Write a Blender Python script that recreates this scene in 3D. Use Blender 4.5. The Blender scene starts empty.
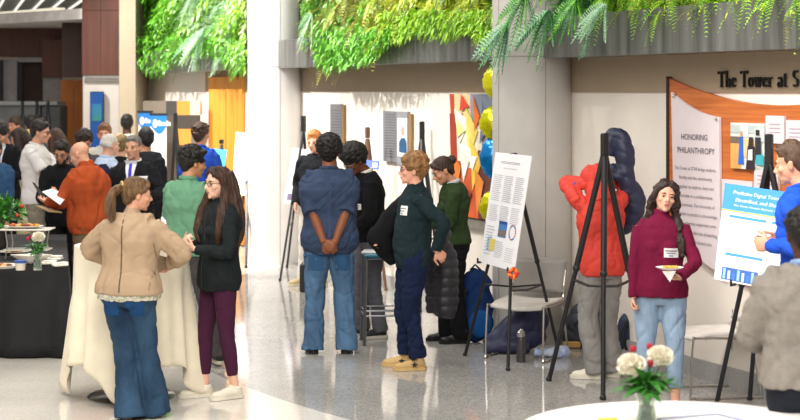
import bpy, bmesh, math, random
import numpy as np
from mathutils import Vector as V, Matrix as M, Euler
from mathutils.bvhtree import BVHTree

random.seed(7)
sc = bpy.context.scene
C = bpy.context.collection
PI = math.pi
H0, F, HY = 2.15, 1700.0, 90.0          # camera height, focal length in pixels, horizon row

# ------------------------------------------------------------------ camera, world, lights, exposure
cam = bpy.data.cameras.new('camera'); co_ = bpy.data.objects.new('camera', cam); C.objects.link(co_)
co_.location = (0, 0, H0); co_.rotation_euler = (PI/2, 0, 0)
cam.sensor_width = 36; cam.lens = F/800*36; cam.shift_y = -(210-HY)/800; cam.clip_end = 200
cam.dof.use_dof = True; cam.dof.focus_distance = 12.6; cam.dof.aperture_fstop = 3.2
sc.camera = co_
w = bpy.data.worlds.new('world'); sc.world = w; w.use_nodes = True
bgn = w.node_tree.nodes['Background']
bgn.inputs[0].default_value = (1.0, 0.955, 0.90, 1); bgn.inputs[1].default_value = 0.40
sc.view_settings.view_transform = 'Standard'; sc.view_settings.look = 'None'
sc.view_settings.gamma = 1; sc.view_settings.use_curve_mapping = False
sc.view_settings.exposure = 0.4

def area(loc, size, power, col=(1, .95, .88), target=None, sy=None):
    l = bpy.data.lights.new('area_light', 'AREA'); l.shape = 'RECTANGLE'; l.size = size; l.size_y = sy or size
    l.energy = power; l.color = col
    o = bpy.data.objects.new('area_light', l); C.objects.link(o); o.location = loc
    if target: o.rotation_euler = (V(target)-V(loc)).to_track_quat('-Z', 'Y').to_euler()
    return o
def spot(loc, target, power, size=70, rad=.06, col=(1, .96, .9), blend=.6):
    l = bpy.data.lights.new('track_spot', 'SPOT'); l.energy = power; l.spot_size = math.radians(size); l.spot_blend = blend
    l.shadow_soft_size = rad; l.color = col
    o = bpy.data.objects.new('track_spot', l); C.objects.link(o); o.location = loc
    o.rotation_euler = (V(target)-V(loc)).to_track_quat('-Z', 'Y').to_euler()
    return o
# the long wall: runs away to the left; D towards the viewer, N out into the room
D = V((.381, -.9246, 0)).normalized(); N = V((-.9246, -.381, 0)).normalized()
A0 = V((2.13, 12.99, 0))
for k, (s, pw) in enumerate([(-17.5, 800), (-14, 1150), (-10.5, 1250), (-7.6, 1000), (-5.2, 700), (2.2, 560), (4.6, 650)]):
    b = A0 + D*s
    spot(b+N*3.6+V((0, 0, 5.3)), b+V((0, 0, 1.9)), pw, size=44 if s in (-5.2, 2.2) else 66)
b = A0-D*1.9; spot(b+N*3.1+V((0, 0, 5.7)), b+V((0, 0, 1.6)), 120, 34, .015)       # grazing light that falls through the ferns
area((-2.5, 9.5, 6.5), 3, 230); area((-2.5, 15.5, 6.5), 4, 200); area((-3.8, 22, 6.0), 4, 180)
area((-.5, 3.0, 5.5), 4, 470, target=(-.5, 11, 1))  # added unseen fill from the camera side, brightens faces and fronts
area((-6.5, 29, 4.0), 3, 30)

# ------------------------------------------------------------------ points from the photograph
def PT(px, py, Y): return V(((px-400)*Y/F, Y, H0-(py-HY)*Y/F))
def FL(px, py): return PT(px, py, F*H0/(py-HY))
def PP(px, p, z=0): return V(((px-400)/p, F/p, z))
def WP(px, py, off=0.0):                # where the view ray meets the long wall's plane, moved off into the room
    r = V(((px-400)/F, 1, -(py-HY)/F)); o = V((0, 0, H0)); a = A0+N*off
    t = (a-o).dot(N)/r.dot(N); return o+r*t

# ------------------------------------------------------------------ materials
def lin(c):
    if isinstance(c, str):
        c = c.lstrip('#'); c = tuple(int(c[i:i+2], 16)/255 for i in (0, 2, 4))
    return tuple((x/12.92 if x <= .04045 else ((x+.055)/1.055)**2.4) for x in c)
_mc = {}
def mat(col, rough=.6, metal=0, var=.12, vs=8, stretch=(1, 1, 1), bump=0, bs=200, spec=.5, sss=0, emit=0, trans=0, sheen=0, alpha=1, coat=0, col2=None):
    key = (col, rough, metal, var, vs, stretch, bump, bs, spec, sss, emit, trans, sheen, alpha, coat, col2)
    if key in _mc: return _mc[key]
    m = bpy.data.materials.new('material'); m.use_nodes = True
    nt = m.node_tree; b = nt.nodes['Principled BSDF']; L = nt.links
    c = lin(col)
    b.inputs['Roughness'].default_value = rough; b.inputs['Metallic'].default_value = metal
    b.inputs['Specular IOR Level'].default_value = spec
    tc = nt.nodes.new('ShaderNodeTexCoord'); mp = nt.nodes.new('ShaderNodeMapping'); mp.inputs['Scale'].default_value = stretch
    L.new(tc.outputs['Object'], mp.inputs[0])
    nz = nt.nodes.new('ShaderNodeTexNoise'); nz.inputs['Scale'].default_value = vs; nz.inputs['Detail'].default_value = 4
    L.new(mp.outputs[0], nz.inputs['Vector'])
    rp = nt.nodes.new('ShaderNodeValToRGB'); L.new(nz.outputs['Fac'], rp.inputs[0])
    c2 = lin(col2) if col2 else tuple(min(1, x*(1+var)) for x in c)
    c1 = c if col2 else tuple(x*(1-var) for x in c)
    rp.color_ramp.elements[0].position = .3; rp.color_ramp.elements[1].position = .7
    rp.color_ramp.elements[0].color = (*c1, 1); rp.color_ramp.elements[1].color = (*c2, 1)
    L.new(rp.outputs[0], b.inputs['Base Color'])
    if bump:
        n2 = nt.nodes.new('ShaderNodeTexNoise'); n2.inputs['Scale'].default_value = bs; n2.inputs['Detail'].default_value = 2
        L.new(mp.outputs[0], n2.inputs['Vector'])
        bp = nt.nodes.new('ShaderNodeBump'); bp.inputs['Strength'].default_value = bump; bp.inputs['Distance'].default_value = .01
        L.new(n2.outputs['Fac'], bp.inputs['Height']); L.new(bp.outputs[0], b.inputs['Normal'])
    if sss: b.inputs['Subsurface Weight'].default_value = sss; b.inputs['Subsurface Radius'].default_value = (.02, .008, .004)
    if emit: b.inputs['Emission Color'].default_value = (*c, 1); b.inputs['Emission Strength'].default_value = emit
    if trans: b.inputs['Transmission Weight'].default_value = trans
    if sheen: b.inputs['Sheen Weight'].default_value = sheen
    if coat: b.inputs['Coat Weight'].default_value = coat
    _mc[key] = m; return m
def cloth(col, var=.1, bump=.25, vs=10, **k): return mat(col, rough=k.pop('rough', .92), var=var, vs=vs, bump=bump, bs=260, spec=.2, **k)
def skinm(col): return mat(col, rough=.5, var=.06, vs=14, sss=.08, spec=.35)
def hairm(col, col2=None): return mat(col, rough=.55, var=.35, vs=30, stretch=(1, 1, .15), bump=.5, bs=160, spec=.4, col2=col2)

# ------------------------------------------------------------------ mesh accumulator
class MB:
    def __init__(s): s.v = []; s.f = []; s.m = []
    def add(s, vs, fs, mi=0):
        o = len(s.v); s.v += [tuple(x) for x in vs]; s.f += [tuple(i+o for i in f) for f in fs]; s.m += [mi]*len(fs); return s
    def box(s, c, d, rz=0, mi=0, mx=None, bev=0):
        c = V(c); hx, hy, hz = d[0]/2, d[1]/2, d[2]/2; R = mx or M.Rotation(rz, 3, 'Z')
        if bev:
            b = min(bev, hx*.9, hy*.9, hz*.9); rings = []
            for z, k in ((-hz, b), (-hz+b, 0), (hz-b, 0), (hz, b)):
                r = []
                for sx, sy in ((1, 1), (-1, 1), (-1, -1), (1, -1)):
                    q = [(sx*(hx-k), sy*(hy-k-b*(.6 if k == 0 else 0))), (sx*(hx-k-b*(.6 if k == 0 else 0)), sy*(hy-k))]
                    if sx*sy < 0: q.reverse()
                    r += [(a, c2, z) for a, c2 in q]
                rings.append(r)
            vs = [c+R@V(p) for r in rings for p in r]; n = 8
            fs = [(j*n+i, j*n+(i+1) % n, (j+1)*n+(i+1) % n, (j+1)*n+i) for j in range(3) for i in range(n)]
            fs += [tuple(range(n-1, -1, -1)), tuple(3*n+i for i in range(n))]
            return s.add(vs, fs, mi)
        vs = [c+R@V((x*hx, y*hy, z*hz)) for z in (-1, 1) for x, y in ((-1, -1), (1, -1), (1, 1), (-1, 1))]
        return s.add(vs, [(3, 2, 1, 0), (4, 5, 6, 7), (0, 1, 5, 4), (1, 2, 6, 5), (2, 3, 7, 6), (3, 0, 4, 7)], mi)
    def ell(s, c, r, R=None, n=12, k=8, mi=0):
        c = V(c); r = (r, r, r) if isinstance(r, (int, float)) else r; vs = []
        for j in range(1, k):
            t = PI*j/k
            for i in range(n):
                a = 2*PI*i/n; p = V((r[0]*math.sin(t)*math.cos(a), r[1]*math.sin(t)*math.sin(a), r[2]*math.cos(t)))
                vs.append(c+(R@p if R else p))
        for z in (r[2], -r[2]):
            p = V((0, 0, z)); vs.append(c+(R@p if R else p))
        T = len(vs)-2; B = T+1; fs = []
        for j in range(k-2):
            for i in range(n): fs.append((j*n+i, (j+1)*n+i, (j+1)*n+(i+1) % n, j*n+(i+1) % n))
        for i in range(n): fs.append((T, i, (i+1) % n)); fs.append((B, (k-2)*n+(i+1) % n, (k-2)*n+i))
        return s.add(vs, fs, mi)
    def tube(s, pts, r, n=10, mi=0, closed=False, flat=None, ref=None):
        pts = [V(p) for p in pts]; m = len(pts)
        if isinstance(r, (int, float)): r = [r]*m
        vs = []; up = None
        for i, p in enumerate(pts):
            if closed: t = (pts[(i+1) % m]-pts[i-1])
            else: t = (pts[min(i+1, m-1)]-pts[max(i-1, 0)])
            if t.length < 1e-9: t = V((0, 0, 1))
            t.normalize()
            if up is None:
                up = V(ref) if ref else (V((0, 0, 1)) if abs(t.z) < .9 else V((0, 1, 0)))
            up = (up-t*up.dot(t))
            if up.length < 1e-6: up = t.orthogonal()
            up.normalize(); sd = t.cross(up)
            ra, rb = (r[i] if isinstance(r[i], (tuple, list)) else (r[i], r[i]))
            if flat: rb = rb*flat
            for j in range(n):
                a = 2*PI*j/n; vs.append(p+sd*(ra*math.cos(a))+up*(rb*math.sin(a)))
        fs = []
        for i in range(m if closed else m-1):
            for j in range(n):
                a = i*n+j; b = i*n+(j+1) % n; c = ((i+1) % m)*n+(j+1) % n; d = ((i+1) % m)*n+j; fs.append((a, b, c, d))
        if not closed: fs.append(tuple(range(n-1, -1, -1))); fs.append(tuple((m-1)*n+j for j in range(n)))
        return s.add(vs, fs, mi)
    def cap(s, a, b, ra, rb, n=10, mi=0):
        s.tube([a, b], [ra, rb], n, mi); s.ell(a, ra, n=n, k=6, mi=mi); s.ell(b, rb, n=n, k=6, mi=mi); return s
    def lathe(s, prof, c=(0, 0, 0), n=32, mi=0, sx=1, sy=1):
        c = V(c); vs = []; m = len(prof)
        for r, z in prof:
            for j in range(n):
                a = 2*PI*j/n; vs.append(c+V((r*sx*math.cos(a), r*sy*math.sin(a), z)))
        fs = [(i*n+j, i*n+(j+1) % n, (i+1)*n+(j+1) % n, (i+1)*n+j) for i in range(m-1) for j in range(n)]
        fs.append(tuple(range(n-1, -1, -1))); fs.append(tuple((m-1)*n+j for j in range(n)))
        return s.add(vs, fs, mi)
    def rings(s, rings, mi=0, caps=True):
        n = len(rings[0]); vs = [p for r in rings for p in r]; m = len(rings)
        fs = [(i*n+j, i*n+(j+1) % n, (i+1)*n+(j+1) % n, (i+1)*n+j) for i in range(m-1) for j in range(n)]
        if caps: fs.append(tuple(range(n-1, -1, -1))); fs.append(tuple((m-1)*n+j for j in range(n)))
        return s.add(vs, fs, mi)
    def slab(s, pts, nrm, th, mi=0):        # polygon (world points) given thickness along nrm
        nrm = V(nrm)*th; n = len(pts); vs = [V(p) for p in pts]+[V(p)+nrm for p in pts]
        fs = [tuple(range(n-1, -1, -1)), tuple(n+i for i in range(n))]+[(i, (i+1) % n, n+(i+1) % n, n+i) for i in range(n)]
        return s.add(vs, fs, mi)
    def xf(s, mx): s.v = [tuple(mx@V(p)) for p in s.v]; return s
    def mesh(s):
        me = bpy.data.meshes.new('mesh'); me.from_pydata(s.v, [], s.f); return me
    def build(s, name, mats, parent=None, smooth=True, flat_below=None):
        me = s.mesh(); mats = mats if isinstance(mats, (list, tuple)) else [mats]
        for m in mats: me.materials.append(m)
        if len(mats) > 1: me.polygons.foreach_set('material_index', [min(x, len(mats)-1) for x in s.m])
        bm = bmesh.new(); bm.from_mesh(me); bmesh.ops.recalc_face_normals(bm, faces=bm.faces); bm.to_mesh(me); bm.free()
        if smooth:
            me.polygons.foreach_set('use_smooth', [True]*len(me.polygons))
            try: me.set_sharp_from_angle(angle=math.radians(40))
            except Exception: pass
        me.update()
        o = bpy.data.objects.new(name, me); C.objects.link(o)
        if parent is not None: o.parent = parent
        return o
def link(name, me, parent=None):
    o = bpy.data.objects.new(name, me); C.objects.link(o)
    if parent is not None: o.parent = parent
    return o
def tag(o, label, cat, group=None, kind=None):
    o['label'] = label; o['category'] = cat
    if group: o['group'] = group
    if kind: o['kind'] = kind
    return o
def struct(o): o['kind'] = 'structure'; return o
def thing(name, label, cat, loc=(0, 0, 0), rz=0, group=None):
    o = bpy.data.objects.new(name, None); o.empty_display_size = .1; C.objects.link(o); o.location = loc; o.rotation_euler = (0, 0, rz)
    return tag(o, label, cat, group)
def remesh(mb, vox, smooth=2, fac=.5):
    me = mb.mesh(); o = bpy.data.objects.new('tmp', me); C.objects.link(o)
    bm = bmesh.new(); bm.from_mesh(me); bmesh.ops.recalc_face_normals(bm, faces=bm.faces); bm.to_mesh(me); bm.free()
    r = o.modifiers.new('r', 'REMESH'); r.mode = 'VOXEL'; r.voxel_size = vox; r.adaptivity = 0
    if smooth: s_ = o.modifiers.new('s', 'SMOOTH'); s_.factor = fac; s_.iterations = smooth
    dg = bpy.context.evaluated_depsgraph_get(); dg.update()
    out = bpy.data.meshes.new_from_object(o.evaluated_get(dg)); bpy.data.objects.remove(o); bpy.data.meshes.remove(me)
    out.materials.clear()
    out.polygons.foreach_set('use_smooth', [True]*len(out.polygons)); return out
def getco(me):
    a = np.empty(len(me.vertices)*3); me.vertices.foreach_get('co', a); return a.reshape(-1, 3)
def getno(me):
    a = np.empty(len(me.vertices)*3); me.vertex_normals.foreach_get('vector', a); return a.reshape(-1, 3)
def setco(me, a): me.vertices.foreach_set('co', a.ravel()); me.update()
def wnoise(co, freq, seed, wts=(1, 1, 1), oct=5):
    rg = np.random.RandomState(seed); v = np.zeros(len(co)); w_ = np.array(wts)
    for i in range(oct):
        k = rg.randn(3); k /= np.linalg.norm(k); k = k*w_*freq*(1+.55*i)
        k2 = rg.randn(3)*w_*freq*.45
        v += np.sin(co@k+rg.rand()*6.28+1.5*np.sin(co@k2+rg.rand()*6.28))/(1+.5*i)
    return v/2.2
def displace(me, d): setco(me, getco(me)+getno(me)*d[:, None])
def text_mesh(txt, size, mtx, m, name='lettering', parent=None, depth=.0, align='LEFT', sx=1, bold=0, shear=0):
    cu = bpy.data.curves.new('t', 'FONT'); cu.body = txt; cu.size = size; cu.align_x = align; cu.extrude = depth; cu.resolution_u = 3
    if bold: cu.offset = bold
    cu.space_line = 1.15
    o = bpy.data.objects.new('t', cu); C.objects.link(o); dg = bpy.context.evaluated_depsgraph_get(); dg.update()
    me = bpy.data.meshes.new_from_object(o.evaluated_get(dg)); bpy.data.objects.remove(o)
    me.transform(mtx @ M.Diagonal((sx, 1, 1, 1))); me.materials.clear(); me.materials.append(m)
    if not len(me.polygons): return None
    return link(name, me, parent)
def frame(o, x, y):                      # matrix with text x-axis, y-axis in the world
    x = V(x).normalized(); y = V(y); y = (y-x*y.dot(x)).normalized(); z = x.cross(y)
    return M(((x.x, y.x, z.x, o[0]), (x.y, y.y, z.y, o[1]), (x.z, y.z, z.z, o[2]), (0, 0, 0, 1)))
# ================================================================== SETTING
WHITE = mat('#efe9e2', .75, var=.02); 
def floor_mat():
    m = bpy.data.materials.new('terrazzo'); m.use_nodes = True; nt = m.node_tree; b = nt.nodes['Principled BSDF']; L = nt.links
    tc = nt.nodes.new('ShaderNodeTexCoord'); sp = nt.nodes.new('ShaderNodeSeparateXYZ'); L.new(tc.outputs['Object'], sp.inputs[0])
    vo = nt.nodes.new('ShaderNodeTexVoronoi'); vo.inputs['Scale'].default_value = 95; L.new(tc.outputs['Object'], vo.inputs['Vector'])
    def ramp(src, c1, c2, a=.2, b_=.8):
        r = nt.nodes.new('ShaderNodeValToRGB'); L.new(src, r.inputs[0]); r.color_ramp.elements[0].position = a; r.color_ramp.elements[1].position = b_
        r.color_ramp.elements[0].color = (*lin(c1), 1); r.color_ramp.elements[1].color = (*lin(c2), 1); return r.outputs[0]
    spx = nt.nodes.new('ShaderNodeSeparateXYZ'); L.new(vo.outputs['Color'], spx.inputs[0])
    grey = ramp(spx.outputs[0], '#979693', '#bab8b3'); wht = ramp(spx.outputs[0], '#dcd7ce', '#ebe6dd')
    # curved border between the white and the grey terrazzo: distance from a centre
    cb = nt.nodes.new('ShaderNodeVectorMath'); cb.operation = 'DISTANCE'
    cx = nt.nodes.new('ShaderNodeCombineXYZ'); L.new(sp.outputs[0], cx.inputs[0]); L.new(sp.outputs[1], cx.inputs[1])
    L.new(cx.outputs[0], cb.inputs[0]); cb.inputs[1].default_value = (7.35, 16.9, 0)
    gt = nt.nodes.new('ShaderNodeMath'); gt.operation = 'GREATER_THAN'; L.new(cb.outputs['Value'], gt.inputs[0]); gt.inputs[1].default_value = 9.63
    far = nt.nodes.new('ShaderNodeMath'); far.operation = 'GREATER_THAN'; L.new(sp.outputs[1], far.inputs[0]); far.inputs[1].default_value = 21.6
    mx0 = nt.nodes.new('ShaderNodeMath'); mx0.operation = 'MAXIMUM'; L.new(gt.outputs[0], mx0.inputs[0]); L.new(far.outputs[0], mx0.inputs[1])
    mx = nt.nodes.new('ShaderNodeMix'); mx.data_type = 'RGBA'; L.new(mx0.outputs[0], mx.inputs['Factor']); L.new(grey, mx.inputs[6]); L.new(wht, mx.inputs[7])
    # meandering dark veins / divider strips in the pale floor
    nz = nt.nodes.new('ShaderNodeTexNoise'); nz.inputs['Scale'].default_value = 1.2; L.new(tc.outputs['Object'], nz.inputs['Vector'])
    ml = nt.nodes.new('ShaderNodeMix'); ml.data_type = 'RGBA'; ml.blend_type = 'MULTIPLY'; ml.inputs['Factor'].default_value = .25
    rr = ramp(nz.outputs['Fac'], '#b5b2ad', '#ffffff', .35, .6); L.new(mx.outputs[2], ml.inputs[6]); L.new(rr, ml.inputs[7])
    L.new(ml.outputs[2], b.inputs['Base Color'])
    n3 = nt.nodes.new('ShaderNodeTexNoise'); n3.inputs['Scale'].default_value = 2.2; L.new(tc.outputs['Object'], n3.inputs['Vector'])
    bp = nt.nodes.new('ShaderNodeBump'); bp.inputs['Strength'].default_value = .05; bp.inputs['Distance'].default_value = .02
    L.new(n3.outputs['Fac'], bp.inputs['Height']); L.new(bp.outputs[0], b.inputs['Normal'])
    b.inputs['Roughness'].default_value = .085; b.inputs['IOR'].default_value = 1.55
    return m
struct(MB().box((-2, 22, -.05), (34, 44, .1)).build('floor', floor_mat(), smooth=False))

def wall_seg(name, x0, x1, z0, z1, off0, off1, m):
    a = WP(x0, 100, 0); b = WP(x1, 100, 0); a.z = z0; b.z = z0
    up = V((0, 0, z1-z0)); q = [a+N*off1, b+N*off1, b+N*off1+up, a+N*off1+up]
    return struct(MB().slab(q, -N, off1-off0).build(name, m, smooth=False))
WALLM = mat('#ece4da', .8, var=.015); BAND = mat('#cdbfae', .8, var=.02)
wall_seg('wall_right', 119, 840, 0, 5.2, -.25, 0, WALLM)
# the planters' shadow, painted as a darker strip over the same wall
wall_seg('shade_band', 206, 840, 2.13, 2.62, 0, .012, mat('#a2907a', .85, var=.02))
wall_seg('baseboard_right', 305, 840, 0, .14, .001, .02, mat('#a5a4a2', .35, var=.25, vs=120))

# planters: a long brushed metal trough in front of the wall, in two lengths
METAL = mat('#8f8f8b', .42, .9, var=.45, vs=2.5, stretch=(3, 3, .3), bump=.08, bs=40)
def trough(x0, x1, label):
    t = thing('planter_trough', label, 'planter', WP((x0+x1)/2, 60, .2))
    i = M.Translation(-t.location)
    def seg(z0, z1, o0, o1, m, nm):
        a = WP(x0, 60, 0); b = WP(x1, 60, 0); a.z = b.z = z0; up = V((0, 0, z1-z0))
        mb = MB().slab([a+N*o1, b+N*o1, b+N*o1+up, a+N*o1+up], -N, o1-o0).xf(i); return mb.build(nm, m, t, smooth=False)
    seg(2.42, 2.76, .30, .345, METAL, 'front_plate'); seg(2.42, 2.45, .013, .299, METAL, 'bottom_plate')
    seg(2.451, 2.68, .02, .298, mat('#2c2118', .95), 'soil')
    a = WP(x0, 60, 0)
trough(140, 248, 'dull metal planter trough left of the white round column, under trailing green plants')
trough(300, 840, 'long brushed metal planter trough running above the donor wall and past the grey column')
# dark felt backing behind the plants
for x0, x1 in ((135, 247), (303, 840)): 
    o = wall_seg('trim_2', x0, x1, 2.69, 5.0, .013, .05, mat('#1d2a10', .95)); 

# round columns
def column(px, p, r, m, off, z1=5.2, name='column'):
    c = WP(px, 100, off); c.z = 0
    mb = MB().lathe([(r, 0), (r, z1)], (0, 0, 0), 64)
    o = mb.build(name, m); o.location = c; struct(o)
    ring = MB()
    for z in (2.435,): ring.lathe([(r+.0015, z-.004), (r+.003, z), (r+.0015, z+.004)], (0, 0, 0), 64)
    for a in (-75, -150, 0, 80): ring.box((math.cos(math.radians(a))*(r+.0005), math.sin(math.radians(a))*(r+.0005), z1/2), (.006, .004, z1), math.radians(a+90))
    ring.build('joint', mat('#8f8a83', .6), o)
    return o
column(275, 77.1, .337, mat('#d8d6d5', .42, var=.02), .28)
column(532, 111.2, .342, mat('#bab6b1', .4, var=.03), .28)

# ---- far left: wood panelled block, lit soffit, counter, doors
def slabx(name, x0, x1, y0, y1, Y, depth, m, st=True, parent=None):
    a = PT(x0, y1, Y); b = PT(x1, y0, Y)
    mb = MB().box(((a.x+b.x)/2, Y+depth/2, (a.z+b.z)/2), (b.x-a.x, depth, b.z-a.z))
    o = mb.build(name, m, parent, smooth=False)
    if st: struct(o)
    return o
def wood(c1, c2, st=(1, 1, .12), sc_=9, rough=.55): return mat(c1, rough, var=.3, vs=sc_, stretch=st, bump=.05, bs=60, col2=c2)
WOOD = wood('#3f2015', '#5c2d1c'); WOODD = wood('#2c140c', '#3e1c11')
slabx('wall_back', -60, 240, -40, 206, 34, .2, mat('#cfc4b6', .85, var=.03))
slabx('wall_left', 119, 134, -60, 212, 29.2, 3.5, mat('#c9b9a0', .85, var=.02))     # beige end wall beside the plants
for i, (x0, x1) in enumerate(((82, 100.4), (100.7, 119))): slabx('wall_block', x0, x1, 10.6, 75, 27, 1.5, WOOD); slabx('wall_block', x0, x1, -60, 10.2, 27, 1.5, WOOD)
slabx('wall_left', 119.2, 135.5, -60, 212, 26.9, 1.9, mat('#b3a58f', .85, var=.02))
slabx('trim_3', 83, 119, 75.2, 81, 27.02, 1.3, mat('#b9b4ae', .5)); 
o = MB()
for k in range(3): a = PT(84, 76.6+k*1.5, 27); b = PT(118.5, 77.2+k*1.5, 27); o.box(((a.x+b.x)/2, 27.0, a.z), (b.x-a.x, .01, .008))
struct(o.build('trim_4', mat('#4a4744', .6), smooth=False))
slabx('wall_pier', 83, 119, 81, 186, 27.06, 1.3, mat('#b9b2ac', .7, var=.03))
scr = thing('display_screen', 'tall blue display screen on the pale pier below the wood panels', 'screen', PT(96.5, 120, 26.99))
i_ = M.Translation(-scr.location)
a = PT(90, 150, 26.95); b = PT(103.5, 91.5, 26.95)
MB().box(((a.x+b.x)/2, 26.99, (a.z+b.z)/2), (b.x-a.x, .08, b.z-a.z)).xf(i_).build('casing', mat('#11243c', .3), scr, smooth=False)
MB().box(((a.x+b.x)/2, 26.945, (a.z+b.z)/2), (b.x-a.x-.02, .01, b.z-a.z-.03)).xf(i_).build('screen', mat('#0d3f80', .3, emit=.12, col2='#163f78', vs=2), scr, smooth=False)
a2 = PT(92, 121, 26.93); b2 = PT(101.5, 104, 26.93)
MB().box(((a2.x+b2.x)/2, 26.935, (a2.z+b2.z)/2), (b2.x-a2.x, .008, b2.z-a2.z)).xf(i_).build('screen_picture', mat('#23608a', .3, emit=.12, col2='#2f6f5a', vs=6), scr, smooth=False)
slabx('wall_dark_side', 62, 81.9, 20, 77.5, 28.4, .3, WOODD)
for i, x in enumerate((0, 13, 26, 40, 51)):
    slabx('wall_panel', x-.2 if i else -60, (13, 26, 40, 51, 62)[i]-.4, 26-.1*x if 0 else 20, 57, 31, .15, WOOD)
slabx('wall_panel', 42, 62, 40, 77.5, 30.5, .3, WOOD)
# door leaves, white opening and recess
slabx('door_1', 61, 74, 80, 190, 30.2, .06, wood('#b5651d', '#c9772a')); slabx('door_2', 75, 82.5, 80, 190, 30.2, .06, wood('#b5651d', '#c9772a'))
slabx('trim_5', 43, 61, 77, 100, 30.6, .1, mat('#8f8a85', .6))
slabx('trim_6', 2, 17, 60, 104, 31.4, .1, mat('#a8a2a4', .7)); slabx('trim_7', 17, 22, 60, 104, 31.2, .1, mat('#1b1b1e', .6)); slabx('trim_8', 22, 42, 62, 104, 31.6, .1, mat('#3a2018', .6))
slabx('trim_9', -60, 2, 60, 104, 31.3, .1, mat('#1b1b1e', .6)); slabx('shade_band0', 18, 43, 55, 62, 31.1, .1, mat('#9d9a97', .6))
# soffit: white dropped edge with a slatted glowing ceiling behind
def prism(name, pts, zlo, zhi, m):
    mb = MB().slab([V((x, y, zlo)) for x, y in pts], V((0, 0, 1)), zhi-zlo); return struct(mb.build(name, m, smooth=False))
pe = PT(83, 12, 27); pw = PT(-60, 12, 36)
z0 = PT(83, 19, 27).z
q = [(PT(83, 0, 26.95).x, 26.95), (PT(83, 0, 26.95).x-.5, 27.6), (-12.9, 37), (-13.6, 36.3)]
prism('ceiling', [(-14, 36.5), (PT(83, 0, 27).x, 27.0), (PT(83, 0, 27).x, 28.6), (-8, 37), (-14, 37)], z0, z0+.17, mat('#dcd6d4', .7, emit=.0))
prism('ceiling_back', [(-16, 27.2), (-5.35, 27.2), (-5.35, 36.9), (-16, 36.9)], z0+.46, z0+.5, mat('#8a8d86', .7))
for k in range(-3, 4):
    x = (16+18*k-400)*32.5/F; struct(MB().slab([V((x+.84/3.2*q, 32.5-q, z0+.42)) for q in (-3.2, 4.0)]+[V((x+.028+.84/3.2*q, 32.5-q, z0+.42)) for q in (4.0, -3.2)], V((0, 0, 1)), .03).build('ceiling_light_strip', mat('#e8e6de', .5, emit=1.0), smooth=False))
prism('ceiling_light_strip', [(-5.6, 27.75), (-12.9, 36.9), (-12.7, 36.95), (-5.5, 27.9)], z0+.19, z0+.22, mat('#fff6e0', .5, emit=.5))
dl = thing('downlight', 'small round recessed downlight glowing in the white soffit', 'light', PT(15.5, 24, 31))
MB().lathe([(.16, 0), (.16, -.03), (.12, -.035)], (0, 0, 0), 20).build('trim_ring', mat('#e8e4e0', .5), dl)
MB().lathe([(.115, -.036), (.1, -.045)], (0, 0, 0), 20).build('lens', mat('#fff4da', .5, emit=4), dl)
# grey reception counter / couch bank
cn = thing('reception_counter', 'long grey curved reception counter below the dark wood wall', 'counter', PT(30, 150, 29.6))
i_ = M.Translation(-cn.location)
a = PT(-60, 135, 29.5); b = PT(40, 103, 29.5); MB().box(((a.x+b.x)/2, 29.75, b.z/2), (b.x-a.x, .5, b.z), bev=.03).xf(i_).build('front', mat('#6f7072', .7), cn)
a = PT(41, 135, 29.4); b = PT(60, 105, 29.4); MB().box(((a.x+b.x)/2, 29.75, b.z/2), (b.x-a.x, .6, b.z), bev=.03).xf(i_).build('end_block', mat('#505254', .7), cn)
a = PT(-60, 105, 29.4); b = PT(57, 101.5, 29.4); MB().box(((a.x+b.x)/2, 29.75, (a.z+b.z)/2), (b.x-a.x, .7, b.z-a.z)).xf(i_).build('top', mat('#9a9b9d', .6), cn)

# ---- yellow doors, striped block and shelf in the bay beside the white column
def wslab(name, x0, x1, y0, y1, off, th, m, parent=None, inv=None):
    ym = (y0+y1)/2; a = WP(x0, ym, off); b = WP(x1, ym, off); zt = WP((x0+x1)/2, y0, off).z; zb = max(.003, WP((x0+x1)/2, y1, off).z)
    q = [V((a.x, a.y, zb)), V((b.x, b.y, zb)), V((b.x, b.y, zt)), V((a.x, a.y, zt))]
    mb = MB().slab(q, -N, th)
    if inv: mb.xf(inv)
    return mb.build(name, m, parent, smooth=False)
DOOR = wood('#d98a2b', '#e8a03c')
struct(wslab('door_3', 208.5, 225.5, 77, 240, .05, .04, DOOR)); struct(wslab('door_4', 226.5, 242, 76, 243, .05, .04, DOOR))
cab = thing('striped_cabinet', 'tall striped cabinet wall of grey, charcoal and orange panels near the banners', 'cabinet', V((0, 0, 0)))
cY = 24.6
for (x0, x1, y0, y1, c) in [(143, 166, 101, 122, '#8f877c'), (166, 177, 101, 115, '#4c4b4b'), (177, 190, 101, 115, '#e9a648'), (190, 200, 101, 115, '#d9d2c8'),
                            (166, 177, 115, 200, '#5a5650'), (177, 198, 115, 129, '#4a4540'), (177, 191, 129, 145, '#e9a648'), (191, 198, 129, 145, '#7c766e'), (177, 198, 145, 200, '#46413d'), (143, 166, 122, 200, '#6d665e')]:
    a = PT(x0, y1, cY); b = PT(x1, y0, cY); MB().box(((a.x+b.x)/2, cY+.15, (a.z+b.z)/2), (b.x-a.x, .3, b.z-a.z)).build('panel', mat(c, .6, var=.04), cab, smooth=False)


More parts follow.
